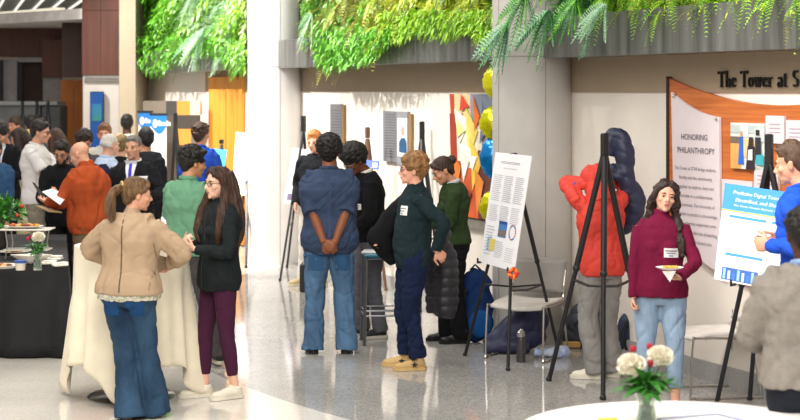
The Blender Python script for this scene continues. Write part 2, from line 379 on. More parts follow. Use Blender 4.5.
def banner(x0, x1, y0, y1, Y, label):
    t = thing('retractable_banner', label, 'banner', V((PT((x0+x1)/2, 0, Y).x, Y, 0)), group=None)
    wd = (x1-x0)*Y/F; zt = PT(0, y0, Y).z
    MB().box((0, 0, zt/2+.04), (wd, .01, zt-.08)).build('sheet', mat('#eef0f4', .5, var=.01), t, smooth=False)
    MB().box((0, 0, zt+.01), (wd+.03, .03, .03)).build('top_rail', mat('#222222', .4), t, smooth=False)
    MB().box((0, 0, .045), (wd+.06, .16, .09), bev=.02).build('base', mat('#8d8f92', .35, .8), t)
    # blue swoosh at the top
    n = 14; pts = []
    for i in range(n+1):
        u = i/n; pts.append((-wd/2+u*wd, zt-.12-.17*math.sin(PI*(.15+.75*u))**1.3*(.6+.5*u)))
    mb = MB(); q = [V((-wd/2, -.009, zt)), *[V((x, -.009, z)) for x, z in pts], V((wd/2, -.009, zt))]; mb.slab(q, V((0, 1, 0)), .002)
    mb.build('blue_header', mat('#1673cf', .45, col2='#2b8be6', vs=3), t, smooth=False)
    m2 = MB(); cx = -wd*.22
    m2.ell((cx, -.012, zt-.12), (.034, .003, .058), n=20, k=10)
    for k in range(5): m2.box((cx+.058+k*.036, -.012, zt-.125+(.01 if k in (0, 3) else 0)), (.026, .004, .05+(.025 if k in (0, 3) else 0)))
    m2.build('logo', mat('#ffffff', .5), t)
    m3 = MB()
    for k in range(4): m3.box((0, -.0085, zt-.85-k*.16), (wd*.7, .002, .02))
    m3.build('text_lines', mat('#9ab4d6', .6), t, smooth=False)
    return t
banner(138.5, 152, 112.5, 190, 24.2, 'white and blue roll-up banner partly behind its twin, the left one')
banner(151, 166.5, 115, 195, 23.8, 'white and blue roll-up banner in front of its twin, the right one')

# ---- things on the long wall
def wallbox(name, label, cat, quads, group=None):
    o0 = WP(*quads[0][1][0][:2]); t = thing(name, label, cat, o0, group=group); inv = M.Translation(-o0)
    for nm, pts, off, th, m in [(q[0], q[1], q[2], q[3], q[4]) for q in quads]:
        P = [WP(x, y, off) for x, y in pts]; MB().slab(P, -N, th).xf(inv).build(nm, m, t, smooth=False)
    return t, inv
def wl(px, y0, px1, y1):                 # wall rectangle with perspective right: y0,y1 given at px (top,bottom)
    k = (px1+300)/(px+300); return [(px, y0), (px, y1), (px1, HY+(y1-HY)*k), (px1, HY+(y0-HY)*k)]
GREYP = mat('#77777c', .5, var=.05)
t, inv = wallbox('wall_plaque', 'narrow grey text plaque on the white wall above the curly haired man in denim', 'plaque',
    [('plate', wl(330, 104, 341, 150), .04, .03, GREYP), ('side_frame', wl(341.2, 105, 343.5, 151), .035, .03, mat('#8a6f4c', .6))])
mb = MB()
for k in range(14): mb.slab([WP(x, y, .043) for x, y in wl(331.5, 110+k*2.8, 340, 110.8+k*2.8)], -N, .002)
mb.xf(inv).build('text_lines', mat('#5b5b60', .6), t, smooth=False)
t, inv = wallbox('wall_plaque', 'wide grey text plaque with a small portrait photo of a person in a blue suit', 'plaque',
    [('plate', wl(383, 111, 397, 161), .04, .03, GREYP), ('plate', wl(397, 111.5, 407.5, 165), .04, .03, mat('#8b8b90', .5)),
     ('side_frame', wl(408, 114, 411, 165), .035, .03, mat('#8a6f4c', .6)), ('portrait_photo', wl(397.3, 118, 407, 156), .044, .004, mat('#dfe8ea', .5))])
m_ = MB()
m_.slab([WP(x, y, .05) for x, y in [(399, 152), (399, 142), (401, 138), (404, 138), (406, 142), (406.3, 153)]], -N, .005); m_.xf(inv).build('portrait_suit', mat('#23527a', .6), t, smooth=False)
m_ = MB(); m_.slab([WP(402.4+1.5*math.cos(a), 131+4.5*math.sin(a), .05) for a in [k*PI/6 for k in range(12)]], -N, .005); m_.xf(inv).build('portrait_face', mat('#c79a84', .6), t)
mb = MB()
for k in range(17): mb.slab([WP(x, y, .043) for x, y in wl(385, 114+k*2.6, 395.5, 114.8+k*2.6)], -N, .002)
mb.xf(inv).build('text_lines', mat('#5b5b60', .6), t, smooth=False)
# abstract painting
q = wl(449, 94, 495, 216)
t, inv = wallbox('abstract_painting', 'tall abstract painting of red, orange, yellow and white shapes beside the balloons', 'painting',
    [('canvas', wl(449.5, 94, 495, 214), .06, .05, mat('#d9c9a2', .7)), ('bottom_rail', wl(449.5, 215, 495, 224), .05, .04, mat('#8b857c', .5))])
rg = random.Random(5); cols = ['#a23a20', '#d96a26', '#e0b75a', '#f2ead8', '#8e3a2a', '#c9442a', '#6d4a44', '#ecd98a', '#7a3323', '#e48b3d', '#8490a8', '#f4efe2']
def pin(u, v):                           # painting coordinates to pixels
    x = 449.5+u*45.5; k = (x+300)/749.5; return (x, HY+((94-HY)+v*120)*k)
def tri(pts, c, off): MB().slab([WP(*pin(*p), off) for p in pts], -N, .002).xf(inv).build('painted_shape', mat(c, .7, var=.25, vs=4), t, smooth=False)
blocks = [(0, .0, .32, .16, '#b8412a'), (.1, 0, .5, .3, '#e9cfa0'), (.45, 0, 1, .35, '#8d97a8'), (0, .16, .3, .55, '#9c3421'), (.15, .25, .75, .6, '#f0e6cf'),
          (0, .55, .35, 1, '#b4532b'), (.3, .6, .7, 1, '#cf5a2a'), (.62, .45, 1, 1, '#6b3a33'), (.7, .3, 1, .55, '#9a8f98')]
for i, (u0, v0, u1, v1, c) in enumerate(blocks): tri([(u0, v0), (u0+.03, v1), (u1-.02, v1), (u1, v0)], c, .063+.0012*i)
shp = [((.1, .12), (.45, .22), (.2, .42), '#f6efdd'), ((.35, .1), (.62, .3), (.4, .55), '#f3d46a'), ((.2, .4), (.5, .45), (.3, .72), '#fbf6ea'), ((.45, .35), (.7, .55), (.5, .78), '#f0c24a'),
       ((.05, .5), (.25, .6), (.1, .9), '#d97b2c'), ((.5, .0), (.66, .18), (.55, .3), '#e2702a'), ((.25, .0), (.42, .1), (.22, .14), '#d8452a'), ((.55, .6), (.75, .7), (.6, 1), '#e98d3a'),
       ((.3, .75), (.48, .8), (.33, 1), '#8e2f20'), ((.15, .2), (.33, .3), (.16, .36), '#f0dc8e'), ((.72, .05), (.8, .3), (.66, .4), '#5f6f92'), ((.4, .5), (.6, .5), (.5, .62), '#fdf8ee')]
for i, (a, b, c, col) in enumerate(shp): tri([a, b, c], col, .076+.0012*i)
for (x, y) in ((319, 215), (479.5, 270)):
    t, inv = wallbox('wall_outlet', 'small white wall outlet '+('below the painting' if x > 400 else 'near the white column'), 'outlet', [('cover_plate', wl(x, y, x+4, y+12), .012, .01, mat('#f6f3ee', .4))])
    mb = MB()
    for k in (3, 7): mb.slab([WP(a, b, .014) for a, b in wl(x+1.3, y+k, x+2.7, y+k+2)], -N, .002)
    mb.xf(inv).build('socket', mat('#8a8580', .5), t, smooth=False)

# donor wall
OW = wood('#ab5826', '#cc7638', st=(.25, .25, 6), sc_=7, rough=.4)
def arc(p0, p1, sag, n=14):              # curved line in pixels
    return [(p0[0]+(p1[0]-p0[0])*i/n, p0[1]+(p1[1]-p0[1])*i/n+sag*4*(i/n)*(1-i/n)) for i in range(n+1)]
topc = arc((667, 77.5), (840, 98), 16); botc = arc((840, 318), (667, 232), 14)
t, inv = wallbox('donor_wall_panel', 'large curved orange wood donor wall panel on the right wall', 'wall panel', [('board', topc+botc, .05, .045, OW), ('left_edge', [(666, 76.5), (666, 232), (668.5, 235), (668.5, 78.5)], .058, .055, WOODD)])
gl = mat('#ddd2d6', .35, var=.03)
sp = arc((671, 92), (719, 117), 5)+arc((720.5, 273), (674, 232), 5)
ht = WP(671, 92, .07); hp = thing('text_panel', 'white glass text panel headed HONORING PHILANTHROPY on the donor wall', 'sign', ht); hinv = M.Translation(-ht)
MB().slab([WP(x, y, .075) for x, y in sp], -N, .02).xf(hinv).build('glass', gl, hp, smooth=False)
mb = MB()
for x, y in ((674, 96), (716.5, 119), (717, 266), (676, 233)): c = WP(x, y, .08); mb.cap(c-N*.03, c+N*.005, .012, .012, 12)
mb.xf(hinv).build('standoff', mat('#c9c6c2', .3, 1), hp)
TXT = mat('#57505c', .7)
def walltext(s, x, y, hpx, off, m, parent, inv, align='CENTER', wpx=None, name='lettering', bold=0):
    o = WP(x, y, off); size = hpx/(.13367*(x+300))*1.4
    sx = 1.0
    mtx = inv @ frame(o, D, (0, 0, 1)); ob = text_mesh(s, size, M.Identity(4), m, name, parent, align=align, bold=bold)
    if wpx:
        xs = getco(ob.data)[:, 0]; cur = xs.max()-xs.min()
        wa = (WP(x+wpx/2, y, off)-WP(x-wpx/2, y, off)).length; sx = wa/cur
    ob.data.transform(mtx @ M.Diagonal((sx, 1, 1, 1))); return ob
walltext('HONORING', 694, 140, 6.0, .08, TXT, hp, hinv, wpx=26); walltext('PHILANTHROPY', 695.5, 153.5, 6.0, .08, TXT, hp, hinv, wpx=37)
TX2 = mat('#6f6873', .7)
for i, (s, wd) in enumerate([('The Tower at STAR brings students,', 41), ('faculty and the community', 33), ('together to explore, learn and', 36), ('innovate in a collaborative', 33), ('environment. The University of', 37),
                             ('Delaware is proud to acknowledge', 41), ('those generous supporters who', 39), ('contributed to this hub of teaching,', 41), ('research and clinical care.', 31)]):
    walltext(s, 695+i*.15, 170.5+i*9.2, 3.4, .08, TX2, hp, hinv, wpx=wd)
# small glass plaques and the photograph on the donor wall
for nm, lab, x0, y0, x1, y1 in [('donor_plaque', 'white glass donor plaque above the photo panel corner, topmost', 765.5, 115.5, 784, 143), ('donor_plaque', 'white donor plaque at the right edge behind the blue-shirted man', 786, 120, 806, 150),
                                ('donor_plaque', 'white donor plaque left below the lab photo, behind the blue poster', 722, 179, 752, 226), ('donor_plaque', 'white donor plaque just right of and below the lab photo', 754, 167, 778, 225)]:
    t, iv = wallbox(nm, lab, 'plaque', [('glass', wl(x0, y0, x1, y1), .075, .02, gl)])
    mb = MB()
    for k in range(3): mb.slab([WP(a, b, .078) for a, b in wl(x0+3, y0+8+k*4, x1-4, y0+9+k*4)], -N, .002)
    mb.xf(iv).build('text_lines', mat('#b9a9b4', .7), t, smooth=False)
ph, iv = wallbox('lab_photograph', 'frameless colour photograph of people working in a lab, on the donor wall', 'photograph', [('print', wl(730.5, 122.5, 764.5, 168), .075, .02, mat('#d9dcd6', .5))])
def pq(u0, v0, u1, v1, c, k=0, pts=None):
    base = pts or [(u0, v0), (u0, v1), (u1, v1), (u1, v0)]
    P = [WP(730.5+u*34, HY+((122.5-HY)+v*45.5)*((1030.5+u*34)/1030.5), .078+.0015*k) for u, v in base]
    MB().slab(P, -N, .001).xf(iv).build('picture_area', mat(c, .6, var=.1), ph, smooth=False)
pq(0, .45, .3, 1, '#d8a35c', 0); pq(.0, .3, .3, .45, '#6f6256', 1); pq(.3, .35, .75, .75, '#e2c391', 0); pq(0, .05, 1, .22, '#b9c7c4', 1); pq(.3, 0, .5, .3, '#e9efe9', 2); pq(.7, .1, 1, .4, '#c8cfd0', 2)
pq(0, 0, 0, 0, '#2a64c8', 3, [(.27, .3), (.22, 1-.1), (.38, .9), (.36, .3)]); pq(0, 0, 0, 0, '#c79a80', 4, [(.28, .18), (.28, .3), (.36, .3), (.36, .18)])
pq(0, 0, 0, 0, '#2c2430', 5, [(.5, .5), (.45, 1), (.7, 1), (.7, .5)]); pq(0, 0, 0, 0, '#3a2a28', 6, [(.54, .3), (.52, .5), (.66, .5), (.66, .3)])
pq(0, 0, 0, 0, '#2a2c36', 5, [(.72, .3), (.72, .8), (.9, .8), (.88, .3)]); pq(0, 0, 0, 0, '#2b2220', 6, [(.74, .14), (.74, .26), (.84, .26), (.84, .14)]); pq(0, 0, 0, 0, '#3fa7b8', 7, [(.75, .68), (.72, .88), (.98, .9), (.96, .66)]); pq(0, 0, 0, 0, '#dfe6ea', 7, [(.52, .58), (.5, .8), (.64, .8), (.64, .56)])

# big cast letters "The Tower at S...": serif letters drawn from strokes
LT = mat('#1c1816', .45)
def serif(ch):
    """strokes: (x0,y0,x1,y1,width) and arcs ('a',cx,cy,rx,ry,a0,a1,wmin,wmax); returns (list, advance)"""
    t_, T_ = .045, .10
    S = {'T': ([(.02, .97, .62, .97, t_), (.32, 0, .32, .97, T_), (.2, .02, .44, .02, .04), (.03, .82, .03, .99, .04), (.61, .82, .61, .99, .04)], .66),
         'h': ([(.1, 0, .1, 1.02, T_), (0, .02, .2, .02, .04), (.36, 0, .36, .42, T_), (.28, .02, .46, .02, .04), ('a', .24, .40, .14, .17, 0, 170, .05, .09), (0, 1.0, .1, 1.0, .04)], .5),
         'e': ([('a', .2, .3, .17, .30, 20, 330, .05, .1), (.06, .34, .36, .34, .045)], .43),
         'o': ([('a', .22, .3, .19, .30, 0, 360, .05, .11)], .48),
         'w': ([(.05, .6, .2, 0, .09), (.2, 0, .33, .58, .045), (.33, .58, .46, 0, .09), (.46, 0, .6, .6, .045), (0, .6, .14, .6, .035), (.26, .6, .4, .6, .035), (.52, .6, .66, .6, .035)], .7),
         'r': ([(.1, 0, .1, .6, .1), (0, .02, .22, .02, .04), (0, .59, .1, .59, .04), ('a', .24, .42, .13, .17, 40, 170, .05, .09)], .4),
         'a': ([('a', .18, .15, .15, .17, 0, 360, .045, .08), (.33, 0, .33, .42, .09), ('a', .19, .42, .14, .18, 0, 160, .05, .08)], .44),
         't': ([(.13, .1, .13, .8, .09), (0, .58, .28, .58, .04), ('a', .22, .12, .1, .12, 180, 320, .05, .08)], .36),
         'S': ([('a', .24, .74, .19, .24, 30, 270, .05, .11), ('a', .24, .26, .2, .26, -150, 90, .05, .12)], .52), ' ': ([], .32)}
    return S[ch]
tw = thing('wall_lettering', 'dark raised serif letters reading The Tower at S on the beige band', 'lettering', WP(720, 86.5, .03))
tinv = M.Translation(-tw.location); xcur = 0
sent = 'The Tower at S'; tot = sum(serif(c)[1]+.06 for c in sent)
x_m0 = WP(719.5, 86, .02); wall_w = (WP(801, 86, .02)-x_m0).length; hgt = .118; sxx = wall_w/(tot*hgt)
zb = WP(719.5, 87.3, .02).z
for ch in sent:
    st, adv = serif(ch); mb = MB(); 
    def add(quad): mb.slab([V((x_m0.x, x_m0.y, zb))+D*((xcur+a)*hgt*sxx)+V((0, 0, b*hgt))+N*.02 for a, b in quad], -N, .02)
    for s_ in st:
        if s_[0] == 'a':
            _, cx, cy, rx, ry, a0, a1, w0, w1 = s_; n = 18; pr = None
            for i in range(n+1):
                a = math.radians(a0+(a1-a0)*i/n); ww = (w0+(w1-w0)*abs(math.cos(a)))*.68
                q_ = ((cx+(rx+ww*.2)*math.cos(a), cy+(ry+ww*.1)*math.sin(a)), (cx+(rx-ww*.8)*math.cos(a), cy+(ry-ww*.7)*math.sin(a)))
                if pr: add([pr[0], q_[0], q_[1], pr[1]])
                pr = q_
        else:
            x0, y0, x1, y1, ww = s_; ww *= .66; d = V((x1-x0, y1-y0)).normalized(); nn = V((-d.y, d.x))*ww/2
            add([(x0+nn.x, y0+nn.y), (x1+nn.x, y1+nn.y), (x1-nn.x, y1-nn.y), (x0-nn.x, y0-nn.y)])
    if st: mb.xf(tinv).build('letter', LT, tw, smooth=False)
    xcur += adv+.06

# ================================================================== LIVING WALL
def prof_at(x):
    P = [(133, 40), (137, 66), (150, 70), (165, 72), (176, 62), (190, 54), (205, 50), (220, 58), (235, 68), (247, 71), (303, 40), (308, 52), (318, 62), (330, 66), (345, 66), (356, 60), (365, 63), (380, 52), (388, 40), (400, 40), (412, 34), (430, 32), (446, 36), (456, 38), (466, 28), (480, 36), (492, 45),
         (505, 60), (515, 66), (530, 52), (548, 56), (562, 34), (580, 30), (592, 34), (606, 22), (620, 20), (650, 30), (680, 24), (700, 16), (730, 22), (760, 18), (790, 24), (840, 14)]
    return float(np.interp(x, [a for a, b in P], [b for a, b in P]))
def leafset(rg, n, x0, x1, kind, prof=prof_at, ytop=-35, size=1.0, off=(.05, .42), mode='leaf', seedp=0, narrow=.3, droop=.5, raw=False):
    """numpy leaves hanging out of the wall; returns verts, faces"""
    vs = []; fs = []
    up = V((0, 0, 1))
    for _ in range(n):
        x = rg.uniform(x0, x1); yb = prof(x)+rg.gauss(0, 2.0)-abs(rg.gauss(0, 1))*0
        u = rg.random()**.75; y = ytop+(yb-ytop)*u
        o = rg.uniform(*off)*(.65+.35*math.sin(x*.19+y*.13+seedp)) + .04*math.sin(x*.7)
        if raw: o = rg.uniform(*off)
        c = WP(x, y, max(.06, o))
        dr = (N*rg.uniform(.2, 1)+D*rg.gauss(0, .55)+up*rg.uniform(-1.2, .5 if mode != 'hang' else -.3)).normalized()
        sd = dr.cross(up+N*rg.gauss(0, .4)+D*rg.gauss(0, .4)).normalized(); nn = sd.cross(dr).normalized()
        if mode == 'leaf':
            L = size*rg.uniform(.045, .09); W = L*rg.uniform(.3, .48); q = len(vs)
            for (a, b, z) in ((0, 0, 0), (.35, -.8, .06), (.4, 0, 0), (.35, .8, .06), (.75, -.6, 0), (.8, 0, -.05), (.75, .6, 0), (1.05, 0, -.16)):
                vs.append(c+dr*(a*L)+sd*(b*W*.5)+nn*(z*L)-up*(a*a*L*.35))
            fs += [(q, q+1, q+2), (q, q+2, q+3), (q+1, q+4, q+5, q+2), (q+2, q+5, q+6, q+3), (q+4, q+7, q+5), (q+5, q+7, q+6)]
        else:   # a frond: curved rib with paired leaflets
            L = size*rg.uniform(.16, .32); k = 13; w_ = L*.22
            for i in range(k):
                a = (i+.5)/k; bc = c+dr*(a*L)-up*(a*a*L*droop); wl_ = w_*math.sin(PI*(.12+.86*a))**.7
                for sgn in (-1, 1):
                    t = (sd*sgn+dr*.45-up*.15).normalized(); b2 = dr*(L/k*narrow); q = len(vs)
                    vs += [bc-b2, bc+b2, bc+t*wl_*.6+b2*.9+nn*.004, bc+t*wl_, bc+t*wl_*.6-b2*.7+nn*.004]
                    fs.append((q, q+1, q+2, q+3, q+4))
    return vs, fs
def leafm(c1, c2, tr=.2):
    m = mat(c1, .38, var=.2, vs=26, col2=c2, spec=.6)
    b = m.node_tree.nodes['Principled BSDF']
    b.inputs['Subsurface Weight'].default_value = .0
    return m
def plants(name, label, sets, mats):
    mb = MB()
    for i, (vs, fs) in enumerate(sets): mb.add(vs, fs, i)
    me = mb.mesh()
    for m in mats: me.materials.append(m)
    me.polygons.foreach_set('material_index', mb.m)
    o = link(name, me); tag(o, label, 'plants', kind='stuff'); return o
rg = random.Random(11)
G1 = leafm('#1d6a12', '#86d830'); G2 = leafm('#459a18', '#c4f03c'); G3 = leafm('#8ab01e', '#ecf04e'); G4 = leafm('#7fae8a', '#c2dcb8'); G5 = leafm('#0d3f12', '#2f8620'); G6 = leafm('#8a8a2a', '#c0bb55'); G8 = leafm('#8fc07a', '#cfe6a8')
plants('living_wall_plants', 'dense mass of green trailing plants in the living wall left of the white column',
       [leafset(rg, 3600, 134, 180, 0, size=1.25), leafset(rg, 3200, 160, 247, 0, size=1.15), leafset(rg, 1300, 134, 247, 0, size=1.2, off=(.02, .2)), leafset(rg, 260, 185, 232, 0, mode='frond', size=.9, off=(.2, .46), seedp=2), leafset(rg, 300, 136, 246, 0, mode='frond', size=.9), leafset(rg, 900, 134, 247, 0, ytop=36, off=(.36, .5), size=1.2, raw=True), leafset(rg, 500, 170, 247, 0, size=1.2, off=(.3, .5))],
       [G1, G2, G5, G4, G1, G1, G8])
plants('living_wall_plants', 'bright green and yellow mass of living wall plants right of the white column',
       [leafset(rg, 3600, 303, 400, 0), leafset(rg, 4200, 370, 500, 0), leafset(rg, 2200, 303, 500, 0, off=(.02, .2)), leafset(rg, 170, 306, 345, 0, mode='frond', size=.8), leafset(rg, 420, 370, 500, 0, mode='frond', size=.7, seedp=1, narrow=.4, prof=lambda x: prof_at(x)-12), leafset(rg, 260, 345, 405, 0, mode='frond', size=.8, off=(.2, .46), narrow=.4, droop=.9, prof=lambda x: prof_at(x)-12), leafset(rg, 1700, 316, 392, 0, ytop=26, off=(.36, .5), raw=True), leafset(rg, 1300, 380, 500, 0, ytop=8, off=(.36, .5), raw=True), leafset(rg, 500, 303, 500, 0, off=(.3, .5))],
       [G1, G3, G5, G6, G3, G6, G1, G2, G8])
plants('living_wall_plants', 'dark and lime ferny living wall plants above the grey column and donor wall',
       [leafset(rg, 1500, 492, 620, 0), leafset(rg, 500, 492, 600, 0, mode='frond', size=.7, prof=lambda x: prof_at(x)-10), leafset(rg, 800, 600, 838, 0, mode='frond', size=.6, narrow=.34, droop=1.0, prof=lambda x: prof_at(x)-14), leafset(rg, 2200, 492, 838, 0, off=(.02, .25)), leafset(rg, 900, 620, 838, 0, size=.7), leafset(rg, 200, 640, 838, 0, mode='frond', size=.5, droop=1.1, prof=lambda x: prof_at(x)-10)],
       [G1, G5, G2, G5, G3, G6])
def fern(label, px, py, off, n, L, mats, spread=1.0, dx=0):
    base = WP(px, py, off); t = thing('hanging_fern', label, 'fern', base); up = V((0, 0, 1))
    for k in range(n):
        mb = MB(); a = (k-(n-1)/2)/max(1, n-1)*2*spread+rg.gauss(0, .15); dr = (D*(a+dx)+N*rg.uniform(.2, .6)-up*rg.uniform(.3, 1.0)).normalized(); l = L*rg.uniform(.75, 1.1); K = 15; rib = []
        for i in range(K+1):
            u = i/K; c = dr*(u*l)-up*(u*u*l*.35); rib.append(c)
            if i:
                sd = dr.cross(N).normalized(); wl_ = l*.2*math.sin(PI*(.1+.88*u))**.8
                for sgn in (-1, 1):
                    tt = (sd*sgn+dr*.5-up*.1).normalized(); b2 = dr*(l/K*.36)
                    mb.add([c-b2, c+b2, c+tt*wl_*.6+b2*.8+N*.006, c+tt*wl_, c+tt*wl_*.6-b2*.6+N*.006], [(0, 1, 2, 3, 4)])
        mb.tube(rib, [.004]*len(rib), 5); mb.build('frond', mats[k % len(mats)], t, smooth=False)
    return t
G7 = leafm('#4a8258', '#93c29c'); G8 = leafm('#256a2c', '#4f9a50')
fern('grey green hanging fern draped over the left side of the grey column', 509, 22, .70, 15, .40, [G7, G8, G7], .7, -.1)
fern('dark green hanging fern trailing over the metal planter above the grey column', 548, 10, .70, 14, .36, [G8, G7, G5], .8)
fern('pale silvery fern frond cluster hanging over the planter right of the grey column', 606, 4, .6, 9, .3, [G4, G7], .9, -.35)
fern('leafy green fern high on the front of the grey column', 526, -6, .72, 14, .36, [G8, G1], 1.0)
fern('bright green fern spilling over the planter at the right side of the grey column', 576, 0, .6, 12, .30, [G1, G8], .9)
fern('small blue green fern tip hanging below the planter right of the grey column', 588, 38, .4, 3, .15, [G7], .4)
fern('pale green fern hanging at the left edge of the plants beside the white column', 312, 14, .45, 7, .32, [G4, G8], .8, -.2)
fern('silvery fern in the middle of the plants left of the white column', 205, 30, .45, 9, .5, [G4, G7], 1.0)
# ================================================================== PEOPLE
def ik(a, t, l1, l2, hint):
    a = V(a); t = V(t); d = t-a; L = d.length; L2 = min(L, (l1+l2)*.998); 
    if L < 1e-6: d = V((0, 0, -1)); L = 1
    u = d/L; t = a+u*L2; c = (l1*l1-l2*l2+L2*L2)/(2*L2); h = math.sqrt(max(0, l1*l1-c*c))
    hn = V(hint); hn = hn-u*hn.dot(u)
    if hn.length < 1e-5: hn = u.orthogonal()
    return a+u*c+hn.normalized()*h, t
PZ = [.78, .85, .92, 1.0, 1.08, 1.18, 1.28, 1.36, 1.41, 1.45, 1.5]
PM = [(.12, .085), (.165, .112), (.168, .115), (.155, .105), (.147, .10), (.162, .11), (.178, .12), (.158, .106), (.108, .08), (.066, .06), (.055, .055)]
PF = [(.12, .09), (.172, .118), (.176, .12), (.152, .105), (.128, .094), (.142, .104), (.155, .108), (.138, .098), (.092, .074), (.056, .054), (.047, .048)]
class Body:
    def __init__(s, h, sex, build, lean, head, hands, elbows, feet, vox, belly=0, hip_turn=0):
        s.s = h/1.7; s.sex = sex; s.b = build; s.vox = vox; s.belly = belly
        piv = V((0, 0, .95)); s.U = M.Translation(piv) @ M.Rotation(math.radians(lean[1]), 4, 'Y') @ M.Rotation(-math.radians(lean[0]), 4, 'X') @ M.Translation(-piv)
        k = .175 if sex == 'm' else .152; s.sho = {}; s.elb = {}; s.wri = {}
        for i, sg in ((0, 1), (1, -1)):
            S = s.U @ V((sg*k*(1+.35*(build-1)), 0, 1.372)); T = s.U @ V(hands[i]['p']) if not hands[i].get('abs') else V(hands[i]['p'])
            S = S+V(hands[i].get('sh', (0, 0, 0)))
            E, W = ik(S, T, .285, .25, elbows[i]); s.sho[sg] = S; s.elb[sg] = E; s.wri[sg] = W
        s.hands = {1: hands[0], -1: hands[1]}
        yaw, pit, rol = head
        nb = V((0, .0, 1.45)); s.HM = s.U @ M.Translation(nb) @ M.Rotation(math.radians(yaw), 4, 'Z') @ M.Rotation(math.radians(pit), 4, 'X') @ M.Rotation(math.radians(rol), 4, 'Y') @ M.Translation(V((0, .028, .137)))
        s.hip = {}; s.kne = {}; s.ank = {}; s.toe = {}; s.foot = feet
        for i, sg in ((0, 1), (1, -1)):
            f = feet[i]; a = V((f[0], f[1], .085+(f[3] if len(f) > 3 else 0))); Hh = V((sg*.088, 0, .90))
            kd = math.radians(f[2]); K, A = ik(Hh, a, .415, .405, (math.sin(kd)*.9, math.cos(kd), 0)); s.hip[sg] = Hh; s.kne[sg] = K; s.ank[sg] = A; s.toe[sg] = kd
    def prof(s, z):
        P = PM if s.sex == 'm' else PF
        rx = np.interp(z, PZ, [p[0] for p in P])*s.b; ry = np.interp(z, PZ, [p[1] for p in P])*(s.b**.8)
        if s.belly: ry += s.belly*math.exp(-((z-1.03)/.13)**2)
        return float(rx), float(ry)
    def ring(s, z, gx=0, gy=0, n=28, yo=0, U=True, ex=2.35, minx=0):
        rx, ry = s.prof(z); rx = max(rx+gx, minx); ry += gy; out = []
        yo = yo+(.5*s.belly*math.exp(-((z-1.03)/.13)**2) if s.belly else 0)+(-.012 if z > 1.2 else 0)
        for i in range(n):
            a = 2*PI*i/n; c, d = math.cos(a), math.sin(a)
            p = V((rx*abs(c)**(2/ex)*(1 if c > 0 else -1), yo+ry*abs(d)**(2/ex)*(1 if d > 0 else -1), z)); out.append(s.U@p if (U and z > .9) else p)
        return out
def handmesh(mb, W, fdir, pn, curl, sg, k=1.0, thumb_in=.5, spread=.12, pointing=False):
    """hand at wrist W: finger direction, palm normal; thumb leaves the palm's side"""
    f = V(fdir).normalized(); n = V(pn); n = (n-f*n.dot(f)).normalized(); side = f.cross(n)*(sg)       # towards the thumb
    R = M((side, f, n)).transposed()
    mb.ell(W+f*.045*k, (.041*k, .052*k, .0155*k), R, 12, 8); mb.ell(W+f*.062*k, (.042*k, .034*k, .0145*k), R, 12, 8)
    for i, (off, L, r) in enumerate(((.031, .076, .0088), (.011, .084, .0092), (-.010, .078, .0088), (-.029, .062, .0078))):
        b = W+f*(.082-.006*abs(i-1))*k+side*off*k; d = (f+side*spread*(1.2-i*.8)).normalized(); ang = 0; pts = [b-f*.02*k, b]; p = b
        c = curl if not (pointing and i == 0) else .05
        for j, fr in enumerate((.45, .31, .24)):
            ang += c*(1.0 if j == 0 else 1.15)*(.9+.08*i); dd = d*math.cos(ang)+n*math.sin(ang); p = p+dd*(L*fr*k); pts.append(p)
        mb.tube(pts, [r*k*1.05, r*k*1.02, r*k, r*k*.94, r*k*.8], 8); mb.ell(p, r*k*.82, n=8, k=6)
    b = W+f*.022*k+side*.028*k+n*.004; d = (side*.75+f*.62+n*.25*(1+thumb_in)).normalized(); p1 = b+d*.038*k; d2 = (f*.85+side*(.35-.6*thumb_in)+n*.55*thumb_in).normalized(); p2 = p1+d2*.03*k; p3 = p2+d2*.024*k
    mb.tube([b-d*.01, b, p1, p2, p3], [.013*k, .0135*k, .0115*k, .0098*k, .0082*k], 8); mb.ell(p3, .0083*k, n=8, k=6)
def face_parts(mb, HM, sex, jaw=1.0, nose=1.0):
    R = HM.to_3x3()
    def e(c, r, n=16, k=10): mb.ell(HM@V(c), r, R, n, k)
    e((0, -.014, .036), (.0745, .094, .080)); e((0, .012, -.022), (.0625*jaw, .073, .084)); e((0, .03, -.072), (.046*jaw, .05, .036)); e((0, .066, -.094), (.019*jaw, .018, .017))
    for sg in (-1, 1):
        e((sg*.041, .055, -.022), (.021, .022, .02)); e((sg*.03, .066, .026), (.021, .017, .010)); e((sg*.076, -.012, -.008), (.0085, .018, .031)); e((sg*.080, -.018, .006), (.008, .014, .016)); e((sg*.011, .092, -.032), (.0095, .010, .008))
        e((sg*.031, .0725, .0085), (.0155, .011, .0045), 10, 6)
    mb.tube([HM@V(p) for p in ((0, .078, .02), (0, .090, -.002), (0, .106*nose, -.026), (0, .098, -.036))], [.009, .0092, .0125, .008], 10)
    e((0, .106*nose-.002, -.028), (.0125, .0105, .0095))
    e((0, .0865, -.0565), (.021, .0085, .0055)); e((0, .0845, -.0665), (.0185, .0088, .006)); e((0, .077, -.046), (.024, .012, .016))
LEGMAT = {}
def smoothpath(pts, rads, k=3):
    P = []; R_ = []
    n = len(pts)
    for i in range(n-1):
        p0 = V(pts[max(0, i-1)]); p1 = V(pts[i]); p2 = V(pts[i+1]); p3 = V(pts[min(n-1, i+2)])
        for j in range(k):
            t = j/k; P.append(.5*((2*p1)+(p2-p0)*t+(2*p0-5*p1+4*p2-p3)*t*t+(3*p1-p0-3*p2+p3)*t**3)); R_.append(rads[i]*(1-t)+rads[i+1]*t)
    P.append(V(pts[-1])); R_.append(rads[-1]); return P, R_

